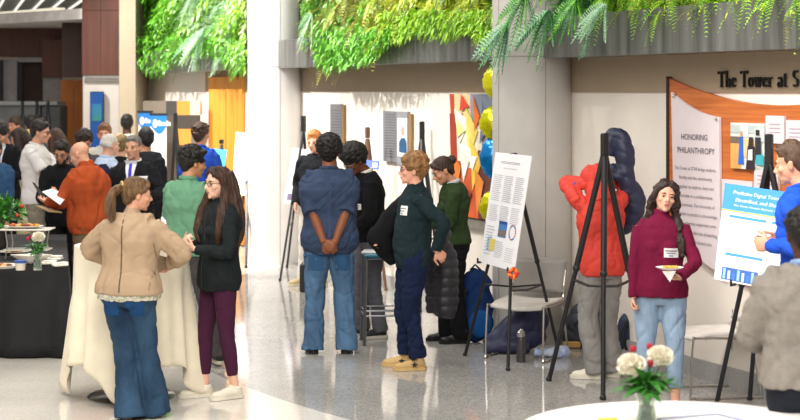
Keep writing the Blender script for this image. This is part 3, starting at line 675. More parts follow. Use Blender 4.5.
def person(label, px, p, phi, h, skin='#c8957a', sex='m', build=1.0, lean=(0, 0), head=(0, 0, 0), hands=None, elbows=((.5, -.8, -.2), (-.5, -.8, -.2)), feet=((.1, 0, 8), (-.1, 0, -8)),
           vox=.009, top=None, bottom=None, shoes=None, hair=None, extra=(), group=None, lips=None, belly=0, jaw=1.0, eyes='#2a1a12', brow=None, name='person', xy=None):
    h = h-(.035 if px != 129 else -.01)
    hands = hands or ({'p': (.25, .05, .80)}, {'p': (-.25, .05, .80)})
    B = Body(h, sex, build, lean, head, hands, elbows, feet, vox, belly); S = B.s; sm = M.Scale(S, 4)
    loc = V(((px-400)/p, F/p, 0)) if xy is None else V((xy[0], xy[1], 0)); SK = skinm(skin)
    LP = mat(lips or '#a8635a', .4, var=.05)
    # body: one continuous surface
    mb = MB(); mb.rings([B.ring(z, -.012, -.012) for z in (.80, .86, .92, 1.0, 1.08, 1.18, 1.28, 1.36, 1.41, 1.45)])
    nk = .054 if sex == 'm' else .045
    mb.tube([B.U@V((0, -.012, 1.40)), B.U@V((0, -.006, 1.46)), B.HM@V((0, -.022, -.075)), B.HM@V((0, -.02, -.02))], [nk*1.25, nk*1.06, nk, nk*1.1], 16)
    face_parts(mb, B.HM, sex, jaw)
    for sg in (1, -1):
        f_ = 1.0 if sex == 'm' else .84
        P, R_ = smoothpath([B.sho[sg], B.sho[sg].lerp(B.elb[sg], .5), B.elb[sg], B.elb[sg].lerp(B.wri[sg], .4), B.wri[sg]], [.045*f_, .043*f_, .037*f_, .037*f_, .026*f_]); mb.tube(P, R_, 14); mb.ell(B.elb[sg], .039*f_)
        hd = B.hands[sg]; fd = V(hd.get('f', B.wri[sg]-B.elb[sg])); n_ = V(hd.get('n', (-sg, 0, 0))); handmesh(mb, B.wri[sg]-(B.wri[sg]-B.elb[sg]).normalized()*.005, fd, n_, hd.get('c', .35), sg, 1.06 if sex == 'm' else .94, hd.get('t', .3))
        P, R_ = smoothpath([B.hip[sg], B.hip[sg].lerp(B.kne[sg], .5), B.kne[sg], B.kne[sg].lerp(B.ank[sg], .4), B.ank[sg]], [.072, .062, .046, .042, .031]); mb.tube(P, R_, 14); mb.ell(B.kne[sg], .052)
        a = B.ank[sg]; d = V((math.sin(B.toe[sg]), math.cos(B.toe[sg]), 0)); mb.cap(a-V((0, 0, .045)), a+d*.12-V((0, 0, .06)), .03, .02)
    mb.xf(sm); me = remesh(mb, vox, 1, .4)
    me.materials.append(SK); me.materials.append(LP)
    co = getco(me)/S; hi = B.HM.inverted(); M3 = np.array(hi); loc_ = co@M3[:3, :3].T+M3[:3, 3]
    lipmask = (np.abs(loc_[:, 0]) < .021) & (loc_[:, 1] > .083) & (np.abs(loc_[:, 2]+.0615) < .0105)
    mi = [1 if all(lipmask[v] for v in f.vertices) else 0 for f in me.polygons] if lipmask.any() else [0]*len(me.polygons)
    me.polygons.foreach_set('material_index', mi)
    root = link(name, me); root.location = loc; root.rotation_euler = (0, 0, math.radians(phi)); tag(root, label, 'person', group)
    def sub(nm, mb_, m, lab=None, par=None, smooth=True):
        o = mb_.xf(sm).build(nm, m, par or root, smooth)
        if lab: o['label'] = lab
        return o
    # eyes and brows
    hr_col = (hair or {}).get('c', '#2a1d16'); bc = brow or hr_col
    if h > 0 and (hair or {}).get('face', True):
        for sg in (-1, 1):
            R = B.HM.to_3x3()
            sub('eye', MB().ell(B.HM@V((sg*.031, .0765, .001)), (.0125, .0085, .0050), R, 12, 8).ell(B.HM@V((sg*.031, .0815, .001)), (.0072, .0042, .0050), R, 10, 6, mi=1).tube([B.HM@V(q) for q in ((sg*.018, .0835, .0035), (sg*.031, .0868, .0072), (sg*.044, .079, .0035))], .0017, 6, mi=1), [mat('#b9aea6', .3, var=0), mat(eyes, .2, var=0)])
            sub('eyebrow', MB().tube([B.HM@V(q) for q in ((sg*.014, .0875, .0195), (sg*.03, .087, .0255), (sg*.046, .074, .0205))], [.0032, .0040, .0022], 6), mat(bc, .8))
    # clothing
    def garment(nm, mb_, m, sm_it=3, fold=.006, fq=26, seed=1, wts=(1, 1, .6), lab=None, quilt=None, vx=None, post=None):
        mb_.xf(sm); me = remesh(mb_, vx or vox*1.05, sm_it); co = getco(me)
        if fold:
            d = wnoise(co, fq, seed, wts, 3); d2 = wnoise(co, fq*1.5, seed+5, wts, 3); d = (.5-1.5*np.exp(-(d/.28)**2))*fold*.8+wnoise(co, fq*.4, seed+9, wts, 3)*fold*.9-np.exp(-(d2/.2)**2)*fold*.55
            displace(me, d)
        if quilt: z = co@np.array(quilt[0]); displace(me, quilt[2]*(np.abs(np.sin(z*PI/quilt[1]))**.6-.5))
        me.materials.append(m); o = link(nm, me, root)
        if lab: o['label'] = lab
        return o
    out = {'root': root, 'B': B, 'sub': sub, 'garment': garment, 'S': S}
    sd = int(px*7+p) % 997
    bt = bottom or {}
    if bottom:
        r = bt.get('r', (.10, .088, .068, .062, .062)); hz = bt.get('hem', .06); m_ = bt['m']; mb = MB(); g = bt.get('g', .014); wz = bt.get('waist', 1.0)
        mb.rings([B.ring(z, g, g) for z in (.80, .84, .88, .92, .96, wz)])
        for sg in (1, -1):
            a = B.ank[sg]; sh = (B.kne[sg]-a).normalized(); he = a+sh*((hz-.085)/max(.3, sh.z)); 
            P, R_ = smoothpath([B.hip[sg]+V((0, 0, -.0)), B.hip[sg].lerp(B.kne[sg], .4), B.kne[sg], B.kne[sg].lerp(he, .45), he], r); mb.tube(P, R_, 18); mb.ell(B.kne[sg], r[2]*1.02)
        gm = garment(bt.get('name', 'trousers'), mb, m_, bt.get('sm', 3), bt.get('fold', .006), bt.get('fq', 24), sd, bt.get('wts', (1, 1, .8)))
        out['bottom'] = gm
        bv2 = BVHTree.FromPolygons([v.co for v in gm.data.vertices], [tuple(f.vertices) for f in gm.data.polygons])
        def pocket(quads, m, nm='pocket', off=.004, side=-1):
            for q4 in quads:
                vs = []
                for j in range(6):
                    for i in range(6):
                        u, v = i/5, j/5; a_, b_, c_, d_ = [V((q[0], 0, q[1])) for q in q4]; q = (a_.lerp(b_, u)).lerp(d_.lerp(c_, u), v)*S; hit = bv2.ray_cast(q+V((0, side*.8, 0)), V((0, -side, 0)))
                        vs.append((hit[0] if hit[0] is not None else q+V((0, side*.1, 0)))+V((0, side*off, 0)))
                m2 = MB(); m2.add(vs+[v-V((0, side*.01, 0)) for v in vs], [(j*6+i, j*6+i+1, (j+1)*6+i+1, (j+1)*6+i) for j in range(5) for i in range(5)]+[(36+j*6+i, 36+(j+1)*6+i, 36+(j+1)*6+i+1, 36+j*6+i+1) for j in range(5) for i in range(5)]); m2.build(nm, m, gm)
        out['pocket'] = pocket
    if top:
        m_ = top['m']; mb = MB(); g = top.get('g', .02); gy = top.get('gy', g); hem = top.get('hem', .88); mnx = top.get('minx', 0); zs = [hem+(1.44-hem)*k/9 for k in range(10)]
        fl = top.get('flare', 0)
        mb.rings([B.ring(z, g+fl*max(0, 1.2-z)*(1), gy+fl*max(0, 1.2-z)*.6, minx=mnx if z < 1.3 else 0) for z in zs]+[B.ring(1.455, g*.8, g*.8)])
        if sex == 'f':
            for sg in (1, -1): mb.ell(B.U@V((sg*.056, .055, 1.225)), (.075+g*.5, .062+g, .078), n=14, k=8)
        sr = top.get('sr', .058); 
        for sg in (1, -1):
            S0, E, W_ = B.sho[sg], B.elb[sg], B.wri[sg]; sl = top.get('sleeve', 'long')
            q_ = min(sr, .064); mb.ell(S0+(B.U.to_3x3()@V((-sg*.022, 0, -.014))), (q_*1.06, q_*1.05, q_*.98))
            mb.tube([S0, B.U@V((0, -.01, 1.36))], [sr*1.1, .07], 12)
            if sl == 'long':
                P, R_ = smoothpath([S0, S0.lerp(E, .5), E, E.lerp(W_, .5), W_.lerp(E, top.get('cuff', .04))], [min(sr*1.02, .066), sr*.98, sr*.9, sr*.8, top.get('cr', sr*.66)])
                mb.tube(P, R_, 16); mb.ell(E, sr*.97)
            elif sl == 'short':
                e_ = S0.lerp(E, top.get('sl', .85)); mb.tube([S0, S0.lerp(e_, .4), e_], [min(sr, .060), sr*.96, sr*1.06], 16)
            elif sl == 'none': pass
        cl = top.get('collar')
        if cl in ('turtle', 'stand'):
            hh = .045 if cl == 'turtle' else .03; mb.tube([B.U@V((0, -.008, 1.42)), B.U@V((0, -.004, 1.455)), B.U@V((0, .004, 1.46+hh))], [nk*1.5, nk*1.35, nk*1.3], 18)
        if top.get('hood'):
            for a_ in range(-3, 4): q = a_*.5; mb.ell(B.U@V((math.sin(q)*.085, -.05-math.cos(q)*.04, 1.43-abs(a_)*.012)), (.04, .045, .04))
        gm = garment(top.get('name', 'shirt'), mb, m_, top.get('sm', 3), top.get('fold', .007), top.get('fq', 22), sd+3, top.get('wts', (1, 1, .8)), quilt=top.get('quilt'))
        out['top'] = gm
        bv = BVHTree.FromPolygons([v.co for v in gm.data.vertices], [tuple(f.vertices) for f in gm.data.polygons]); out['bvh'] = bv
        def patch(nm, quad, m, nx=4, nz=6, off=.004, side=1, lab=None, par=None, dirv=None):
            U3 = B.U.to_3x3(); dv = U3@(V(dirv) if dirv else V((0, -side, 0))); a, b, c, d = [V((q[0], 0, q[1])) for q in quad]; vs = []
            for j in range(nz+1):
                for i in range(nx+1):
                    u, v = i/nx, j/nz; q = (a.lerp(b, u)).lerp(d.lerp(c, u), v)
                    q = (B.U@q)*S if not dirv else (B.U@(q+V(dirv)*0))*S
                    o_ = q-dv*.8; hit = bv.ray_cast(o_, dv)
                    vs.append(hit[0]+(-dv*off) if hit[0] is not None else q-dv*.12)
            fs = [(j*(nx+1)+i, j*(nx+1)+i+1, (j+1)*(nx+1)+i+1, (j+1)*(nx+1)+i) for j in range(nz) for i in range(nx)]
            m2 = MB(); n_ = len(vs); vs2 = vs+[v+dv*.006 for v in vs]; fs2 = fs+[tuple(n_+i for i in reversed(f)) for f in fs]
            bd = [(i, i+1) for i in range(nx)]+[((j)*(nx+1)+nx, (j+1)*(nx+1)+nx) for j in range(nz)]+[(nz*(nx+1)+i+1, nz*(nx+1)+i) for i in range(nx-1, -1, -1)]+[((j+1)*(nx+1), j*(nx+1)) for j in range(nz-1, -1, -1)]
            fs2 += [(x, y, y+n_, x+n_) for x, y in bd]; m2.add(vs2, fs2); o = m2.build(nm, m, par or root)
            if lab: o['label'] = lab
            return o
        out['patch'] = patch
        if cl in ('polo', 'shirt'):
            cm = top.get('cm', m_); mb = MB()
            for sg in (1, -1):
                pts = [B.U@V(q) for q in ((0, -nk-.022, 1.468), (sg*.045, -nk*.6-.02, 1.466), (sg*(nk+.014), .0, 1.455), (sg*.045, nk*.75+.01, 1.437), (sg*.012, nk+.022, 1.418))]
                P, R_ = smoothpath(pts, [.018, .019, .02, .019, .012]); mb.tube(P, [(r_*.45, r_) for r_ in R_], 8)
            sub('collar', mb, cm)
    if shoes:
        for sg in (1, -1):
            a = B.ank[sg]; T = M.Translation(V((a.x, a.y, a.z-.085))) @ M.Rotation(-B.toe[sg], 4, 'Z'); L = shoes.get('L', 1.0)
            mb = MB(); mb.ell((0, -.015, .048), (.036, .05, .046)).ell((0, .05, .045), (.040, .085, .038)).ell((0, .125*L, .036), (.043, .068, .029)); mb.tube([V((0, -.01, .05)), V((0, -.012, .10+shoes.get('high', 0)))], [.042, .041], 14)
            mb.tube([V((0, .03, .06)), V((0, .005, .105))], [.03, .026], 10)
            mb.xf(sm@T); me = remesh(mb, max(.006, vox*.7), 2); me.materials.append(shoes['m']); so = link('shoe', me, root)
            m2 = MB(); out_ = [(-.032, -.055), (-.039, -.02), (-.036, .05), (-.046, .12), (-.04, .17*L), (-.02, .198*L), (0, .205*L), (.02, .198*L), (.04, .17*L), (.046, .12), (.036, .05), (.039, -.02), (.032, -.055), (.015, -.068), (-.015, -.068)]
            m2.slab([V((x, y, .002)) for x, y in out_], V((0, 0, 1)), shoes.get('st', .026)); m2.xf(sm@T); m2.build('sole', shoes.get('sole', mat('#e8e2d6', .6)), so)
            if shoes.get('star'):
                m3 = MB(); 
                for sd_ in (-1, 1):
                    cs = V((sd_*.049, .035, .05)); pts = [cs+V((0, math.sin(k*PI/5)*(.026 if k % 2 == 0 else .011), math.cos(k*PI/5)*(.024 if k % 2 == 0 else .01))) for k in range(10)]; m3.slab(pts, V((-sd_, 0, 0)), .02)
                m3.xf(sm@T); m3.build('star_patch', mat('#20242c', .6), so)
            if shoes.get('lace'):
                m4 = MB()
                for k in range(4): yy = .035+k*.02; zz = .094-k*.011; m4.tube([V((-.02, yy, zz-.004)), V((0, yy+.006, zz+.004)), V((.02, yy, zz-.004))], .0035, 5)
                m4.xf(sm@T); m4.build('lace', mat(shoes['lace'], .7), so)
            if bt.get('hem', .06) > .1 and shoes.get('sock'):
                sub('sock', MB().tube([a, a+(B.kne[sg]-a).normalized()*shoes['sock'][1]], [.041, .046], 14), mat(shoes['sock'][0], .9))
    if hair: make_hair(B, hair, root, sub, S, vox, sd)
    for ex in extra: ex(out)
    return out

def make_hair(B, hr, root, sub, S, vox, sd):
    HM = B.HM; R = HM.to_3x3(); c = hr['c']; m_ = hairm(c, hr.get('c2')); st = hr['st']; rg = random.Random(sd); mb = MB(); sm = M.Scale(S, 4); v = max(.006, vox*.75)
    def e(p, r, n=14, k=8): mb.ell(HM@V(p), r, R, n, k)
    up = hr.get('vol', 0); amp, fq = .003, 70
    if st in ('short', 'curly', 'afro', 'pony', 'bun', 'long', 'longcurly'):
        e((0, -.022, .052+up*.4), (.0805+up*.6, .094+up*.6, .078+up), 20, 12); e((0, -.055, .01), (.073+up*.5, .063+up*.5, .075), 16, 10)
        for sg in (-1, 1): e((sg*.062, -.022, .03), (.022+up*.3, .046, .042)); 
        e((0, -.062, -.04), (.052, .042, .04))
    if st == 'short':
        e((0, .045, .088+up*.5), (.05, .035, .022+up*.5)); amp = .0035; 
        for _ in range(hr.get('tuft', 14)):
            a = rg.uniform(0, 2*PI); t = rg.uniform(0, 1.2); p = V((math.sin(t)*math.cos(a)*.075, -.02+math.sin(t)*math.sin(a)*.088, .052+math.cos(t)*(.075+up))); 
            if p.y > .06 and p.z < .08: continue
            d = V((rg.gauss(0, .3), .8, .2)).normalized()*.03; mb.tube([HM@p, HM@(p+d*.6+V((0, 0, .005))), HM@(p+d)], [.014, .011, .004], 6)
    elif st in ('curly', 'afro'):
        n = hr.get('n', 170); rr = hr.get('cr', .013); bx = .084+up*.7; by = .097+up*.7; bz = .083+up
        for _ in range(n):
            a = rg.uniform(0, 2*PI); t = math.acos(rg.uniform(-.45, 1)); p = V((math.sin(t)*math.cos(a)*bx, -.024+math.sin(t)*math.sin(a)*by, .05+math.cos(t)*bz))
            if p.y > .05 and p.z < .075: p.z = .08+rg.uniform(0, .02); p.y = rg.uniform(.04, .078)
            if abs(p.x) < .06 and p.y > .0 and p.z < .05: continue
            e(p, rr*rg.uniform(.7, 1.3), 7, 5)
        amp = .004; fq = 130
    elif st == 'bald': return
    elif st == 'ring':
        for k in range(-6, 7):
            q = k*.26; e((math.sin(q)*.074, -.02-math.cos(q)*.085, .005+.01*math.cos(q)), (.016, .018, .034), 8, 6)
        if hr.get('thin'): e((0, -.018, .047), (.0765, .094, .078), 18, 10)
    if st in ('pony', 'bun', 'long', 'longcurly'):
        for sg in (-1, 1): mb.tube([HM@V((sg*.012, .062, .098)), HM@V((sg*.05, .055, .07)), HM@V((sg*.072, .02, .03)), HM@V((sg*.07, -.03, .01))], [.014, .017, .014, .014], 8)
    if st == 'pony':
        pa = V((0, -.105, .055)); e(pa, (.028, .03, .03)); pts = [HM@pa]+[B.U@V(q) for q in hr['path']]
        P, R_ = smoothpath(pts, hr.get('pr', [.028, .04, .042, .034, .014])[:len(pts)], 4); mb.tube(P, R_, 12)
        sub('hair_tie', MB().tube([HM@(pa+V((.0, -.02, -.0))+V((math.cos(k*PI/6)*.028, 0, math.sin(k*PI/6)*.028))) for k in range(12)], .007, 6, closed=True), mat(hr.get('tie', '#b39a5c'), .7))
    if st == 'bun':
        e((0, -.128, .045+hr.get('bz', 0)), (.040, .036, .040)); amp = .003
        for k in range(10): a = rg.uniform(0, 6.28); e((math.cos(a)*.030, -.135, .045+math.sin(a)*.030), (.012, .012, .012), 7, 5)
    if st in ('long', 'longcurly'):
        for (side, path, rads) in hr['locks']:
            pts = [HM@V(q) for q in side]+[B.U@V(q) for q in path]; P, R_ = smoothpath(pts, rads, 4)
            if st == 'longcurly': P = [p_+V((math.sin(i*1.3+len(P))*.010, math.cos(i*1.1)*.010, 0)) for i, p_ in enumerate(P)]
            mb.tube(P, R_, 12)
    if st == 'longcurly':
        for _ in range(240):
            a = rg.uniform(0, 2*PI); t = math.acos(rg.uniform(-.3, .55)); q = V((math.sin(t)*math.cos(a)*.085, -.024+math.sin(t)*math.sin(a)*.094, .048+math.cos(t)*.082))
            if q.y > .045 and q.z < .085: continue
            e(q, .010*rg.uniform(.6, 1.3), 7, 5)
        for (side, path, rads) in hr['locks']:
            pts = [HM@V(q) for q in side]+[B.U@V(q) for q in path]; P, R_ = smoothpath(pts, rads, 4)
            for i, p_ in enumerate(P):
                for _ in range(7): d = V((rg.gauss(0, 1), rg.gauss(0, 1), rg.gauss(0, .5))).normalized(); mb.ell(p_+d*R_[i]*.95, .011*rg.uniform(.7, 1.4), None, 7, 5)
    mb.xf(sm); me = remesh(mb, v, 1 if st in ('curly', 'afro', 'longcurly') else 2, .4); co = getco(me)
    if st in ('long', 'pony', 'bun'):
        hc = np.array(HM.translation*S); a = np.arctan2(co[:, 0]-hc[0], co[:, 1]-hc[1]); displace(me, .0028*np.sin(a*38+co[:, 2]*14)+.002*np.sin(a*17-co[:, 2]*9))
    displace(me, wnoise(co, fq, sd, (1, 1, .5 if st in ('long', 'pony') else 1))*amp)
    me.materials.append(m_); o = link('hair', me, root)
    if hr.get('beard'):
        mb = MB()
        for q, r in (((0, .062, -.098), (.03, .028, .026)), ((.035, .045, -.075), (.022, .032, .03)), ((-.035, .045, -.075), (.022, .032, .03)), ((.058, .01, -.045), (.013, .022, .035)), ((-.058, .01, -.045), (.013, .022, .035)), ((0, .088, -.047), (.026, .008, .005))): mb.ell(HM@V(q), r, R, 10, 6)
        mb.xf(sm); me = remesh(mb, v, 2); me.materials.append(m_); link('beard', me, root)
def glasses(col='#1c1814', r=.019, w=.0022):
    def f(o):
        HM = o['B'].HM; mb = MB()
        for sg in (-1, 1):
            mb.tube([HM@V((sg*.033+math.cos(a)*r*1.1, .093-abs(math.cos(a)*.4+sg*.0)*.0-(.006 if sg*math.cos(a) > 0 else 0), .0+math.sin(a)*r*.85)) for a in [k*PI/7 for k in range(14)]], w, 6, closed=True)
            mb.tube([HM@V((sg*.054, .086, .006)), HM@V((sg*.074, .05, .008)), HM@V((sg*.082, -.01, .006))], w, 6)
        mb.tube([HM@V((-.013, .095, .004)), HM@V((0, .099, .007)), HM@V((.013, .095, .004))], w, 6); o['sub']('glasses', mb, mat(col, .3))
    return f
def badge(x=-.07, z=1.27, w=.085, h=.055, lines=True, side=1):
    def f(o):
        b = o['patch']('name_badge', [(x-w/2, z-h/2), (x+w/2, z-h/2), (x+w/2, z+h/2), (x-w/2, z+h/2)], mat('#f2efec', .5, var=.01), 3, 3, .008, side, 'white name badge')
        if lines:
            for k, (ww, c) in enumerate(((.8, '#5b5b66'), (.6, '#8a8a96'), (.3, '#3f66b0'))):
                zz = z+h*.22-k*h*.27; o['patch']('badge_print', [(x-w/2*ww, zz-.003), (x+w/2*ww, zz-.003), (x+w/2*ww, zz+.003), (x-w/2*ww, zz+.003)], mat(c, .6), 3, 1, .011, side, None, b)
    return f
def seam(x0, z0, x1, z1, c, wd=.006, side=1, nm='seam'):
    def f(o): o['patch'](nm, [(x0-wd/2, z0), (x0+wd/2, z0), (x1+wd/2, z1), (x1-wd/2, z1)], mat(c, .7), 1, 12, .002, side)
    return f
def rect(nm, x0, z0, x1, z1, m, side=1, off=.004):
    def f(o): o['patch'](nm, [(x0, z0), (x1, z0), (x1, z1), (x0, z1)], m, 6, 6, off, side)
    return f
def suitfront(tie, shirt='#e9edf2'):
    def f(o):
        o['patch']('shirt_front', [(-.008, 1.12), (.008, 1.12), (.062, 1.46), (-.062, 1.46)], mat(shirt, .8, var=.02), 6, 10, .004)
        if tie: o['patch']('tie', [(-.02, 1.14), (.02, 1.14), (.014, 1.43), (-.014, 1.43)], mat(tie, .45, var=.1), 3, 8, .012)
        for sg in (-1, 1): o['patch']('lapel', [(sg*.01, 1.13), (sg*.05, 1.16), (sg*.105, 1.38), (sg*.058, 1.42)], o['top'].data.materials[0], 4, 8, .009)
    return f
def lean_undershirt(z0, z1, m, nm='undershirt'):
    def f(o):
        B = o['B']; mb = MB().rings([B.ring(z, .036, .036) for z in (z0, (z0+z1)/2, z1)]); o['garment'](nm, mb, m, 2, .006, 40, 3)
    return f
SH_W = dict(m=mat('#e3dccb', .7, var=.08), sole=mat('#ddd6c6', .6), lace='#f3eee2')
SH_B = dict(m=mat('#17161a', .45), sole=mat('#0f0f10', .6))
# --- woman in the beige fleece, from behind
person('woman with a ponytail in a beige fleece jacket and flared jeans, seen from behind', 129, 152.6, -14, 1.56, '#d9a285', 'f', 1.12, lean=(3, 1), head=(-52, -4, 2),
    hands=({'p': (.20, .26, 1.08), 'c': .5}, {'p': (-.20, .26, 1.08), 'c': .5}), elbows=((1, -.25, -.3), (-1, -.25, -.3)), feet=((.15, .10, -25), (.02, -.05, -10)), vox=.008,
    top=dict(name='fleece_jacket', m=cloth('#b0977c', .06, .45), g=.05, gy=.045, hem=.885, minx=.20, sr=.082, cr=.05, collar='stand', fold=.010, fq=16, sm=4, flare=.02),
    bottom=dict(name='jeans', m=mat('#1d3147', .9, vs=4, bump=.3, bs=260, spec=.2, col2='#3a5773', stretch=(1, 1, .5)), r=(.118, .104, .078, .088, .112), hem=.015, fold=.007, fq=22, g=.022, waist=.98), shoes=dict(m=mat('#c49a7e', .6), sole=mat('#4a3428', .6)),
    hair=dict(c='#3f2b1c', c2='#7a5a34', st='pony', path=[(-.09, -.13, 1.60), (-.10, -.15, 1.53), (-.095, -.15, 1.45), (-.09, -.145, 1.40)], pr=[.022, .034, .040, .036, .018], tie='#c9ad6a'),
    extra=[seam(.0, .90, .0, 1.44, '#5b4a3a', .010, -1, 'back_seam'), seam(.2, .92, .2, 1.25, '#8b745c', .006, -1), lean_undershirt(.845, .90, mat('#e9dfd2', .8, var=.4, vs=60, col2='#7d8a6a'), 'floral_top'),
           lambda o: o['pocket']([[(sg*.09-.055, .74), (sg*.09+.055, .74), (sg*.09+.06, .84), (sg*.09-.06, .84)] for sg in (-1, 1)], cloth('#1c426e', .2))])
# ponytail is lighter at its length
# --- woman in black jacket and burgundy leggings
person('woman with long brown hair in a black jacket, burgundy leggings and white sneakers', 219, 143.2, 122, 1.64, '#e5b79f', 'f', 1.02, lean=(-2, 0), head=(6, -3, 0),
    hands=({'p': (.075, .25, 1.13), 'f': (-.75, .3, .35), 'n': (-.1, -.9, .1), 'c': .6}, {'p': (-.085, .25, 1.11), 'f': (.8, .35, .3), 'n': (.1, -.8, .5), 'c': .6}), elbows=((.8, -.6, -1), (-.8, -.6, -1)), feet=((.10, .07, 10), (-.08, -.09, -2)), vox=.0068,
    top=dict(name='jacket', m=cloth('#1c2224', .12, .35), g=.032, hem=.80, minx=.178, sr=.062, cr=.042, collar='stand', fold=.007, fq=20),
    bottom=dict(name='leggings', m=cloth('#431e36', .1, .1), r=(.092, .086, .060, .058, .042), hem=.17, fold=.0025, g=.008, sm=2), shoes=dict(SH_W, L=1.0, high=-.01),
    hair=dict(c='#241610', c2='#4c2e1c', st='long', locks=[([(.03, .03, .118), (.075, .02, .05), (.085, .01, -.05)], [(.13, .09, 1.36), (.12, .12, 1.24), (.09, .12, 1.14)], [.02, .026, .032, .042, .038, .015]),
        ([(-.03, .03, .118), (-.075, .01, .05), (-.085, -.01, -.05)], [(-.13, .05, 1.37), (-.14, .07, 1.24), (-.12, .07, 1.12)], [.02, .026, .034, .045, .04, .015]),
        ([(-.03, -.06, .08), (-.05, -.085, -.04)], [(-.08, -.09, 1.36), (-.10, -.10, 1.22), (-.10, -.09, 1.12)], [.05, .06, .06, .045, .02]), ([(.03, -.06, .08), (.04, -.085, -.04)], [(.05, -.11, 1.36), (.05, -.12, 1.24)], [.05, .055, .05, .02])]),
    extra=[glasses('#33241c'), seam(0, .82, 0, 1.42, '#26292b', .008, 1, 'zip')])
# --- man in green polo, from behind
person('man in a green short-sleeved polo shirt and grey trousers, seen from behind', 187, 128, -28, 1.73, '#c08a66', 'm', .98, lean=(2, 0), head=(-30, -6, 0),
    hands=({'p': (.2, .34, 1.08)}, {'p': (-.16, .36, 1.06)}), elbows=((.9, -.6, -.7), (-.9, -.6, -.7)), feet=((.24, .10, -50), (-.10, 0, -5)), vox=.0085,
    top=dict(name='polo_shirt', m=cloth('#68987a', .07, .3), g=.026, hem=.86, minx=.175, sleeve='short', sl=.9, sr=.07, collar='polo', fold=.007), bottom=dict(m=cloth('#4d4a4c', .1), r=(.10, .09, .068, .064, .066)), shoes=dict(m=mat('#1a1a1c', .5), sole=mat('#cfc6b4', .6), lace='#e9e4da'),
    hair=dict(c='#17120f', st='curly', n=120, cr=.014, vol=.012), extra=[seam(0, 1.37, .0, 1.375, '#4f8a62', .3, -1, 'yoke_seam')])
# --- man in denim, hands clasped behind
person('man in a dark blue denim shirt and blue jeans with hands clasped behind his back', 329, 122.3, 4, 1.79, '#8a5236', 'm', 1.19, lean=(0, 0), head=(-6, -5, 0),
    hands=({'p': (.035, -.19, .87), 'f': (-.85, -.15, -.55), 'n': (0, 1, .1), 'c': .75, 't': .8}, {'p': (-.035, -.195, .86), 'f': (.8, -.25, -.5), 'n': (0, 1, .2), 'c': .8, 't': .8}), elbows=((1, -.45, 0), (-1, -.45, 0)), feet=((.135, 0, 8), (-.125, 0, -8)), vox=.0068,
    top=dict(name='denim_shirt', m=cloth('#37455f', .14, .3, vs=14), g=.036, hem=.785, minx=.182, sleeve='short', sl=1.0, sr=.078, collar='shirt', fold=.008, fq=20),
    bottom=dict(name='jeans', m=mat('#3d5875', .9, vs=5, bump=.3, bs=260, spec=.2, col2='#5b7d9f', stretch=(1, 1, .5)), r=(.112, .102, .085, .084, .094), hem=.025, fold=.009, fq=22, g=.014, waist=.93), shoes=dict(SH_B),
    hair=dict(c='#120e0d', st='curly', n=260, cr=.0125, vol=.022),
    extra=[seam(0, 1.365, 0, 1.372, '#2b3658', .34, -1, 'yoke_seam'), seam(0, .87, 0, 1.36, '#2e3960', .022, -1, 'back_pleat'),
        lambda o: o['pocket']([[(sg*.105-.06, .66), (sg*.105+.06, .66), (sg*.105+.062, .79), (sg*.105-.062, .79)] for sg in (-1, 1)], cloth('#35597f', .2)),
        lambda o: o['sub']('belt_loop', MB().box((-.19, -.02, .78), (.02, .10, .02), bev=.008), cloth('#3a6596', .2))])
# --- man with afro, black cardigan, looking down
person('young man with a rounded afro in a black cardigan and grey trousers, looking down', 371, 115, 108, 1.72, '#6a3d28', 'm', .95, lean=(7, 0), head=(10, -26, 0),
    hands=({'p': (.13, .28, 1.0)}, {'p': (-.16, .24, .93)}), elbows=((.6, -.9, -.5), (-.6, -.9, -.5)), feet=((.10, .05, 5), (-.08, -.06, -5)), vox=.0078,
    top=dict(name='cardigan', m=cloth('#121315', .12, .4), g=.03, hem=.84, minx=.175, sr=.066, fold=.007, collar='shirt', cm=cloth('#e9e6e2')), bottom=dict(m=cloth('#63636a', .12), r=(.10, .09, .07, .066, .068)), shoes=dict(m=mat('#2b2b2e', .6), sole=mat('#d8d2c6', .6), lace='#e8e4dc'),
    hair=dict(c='#14100f', st='afro', n=320, cr=.013, vol=.036), extra=[glasses('#8a7a5a'), badge(-.1, 1.17, .07, .05), rect('shirt_front', -.02, 1.28, .02, 1.43, cloth('#e9e6e2'))])
# --- curly ginger, dark quarter zip, navy trousers
person('person with curly ginger hair in a dark pullover, navy trousers and tan sneakers', 413, 129.3, 100, 1.67, '#e3a88d', 'm', .98, lean=(-2, 1), head=(-6, 0, 0),
    hands=({'p': (.20, .20, 1.0), 'c': .8}, {'p': (-.20, -.15, .95), 'f': (.2, -.6, -.5), 'c': .7}), elbows=((.5, -.8, -.8), (-.7, -.8, .2)), feet=((.09, .04, 12), (-.11, -.02, 0)), vox=.0068, belly=.02,
    top=dict(name='pullover', m=cloth('#1b2b30', .1, .35), g=.032, hem=.80, minx=.18, sr=.068, cr=.048, collar='stand', fold=.008), bottom=dict(m=cloth('#141f3c', .14), r=(.108, .10, .075, .068, .064), hem=.10, fold=.009), shoes=dict(m=mat('#c3a26d', .75), sole=mat('#c8a56c', .6), lace='#dcc79a', star=True, sock=('#e8e6e2', .12)),
    hair=dict(c='#6e4a2a', c2='#a07846', st='curly', n=220, cr=.015, vol=.02), extra=[glasses('#2a1d18'), badge(-.12, 1.27, .075, .075), seam(0, 1.27, 0, 1.44, '#101a1e', .008, 1, 'zip')])
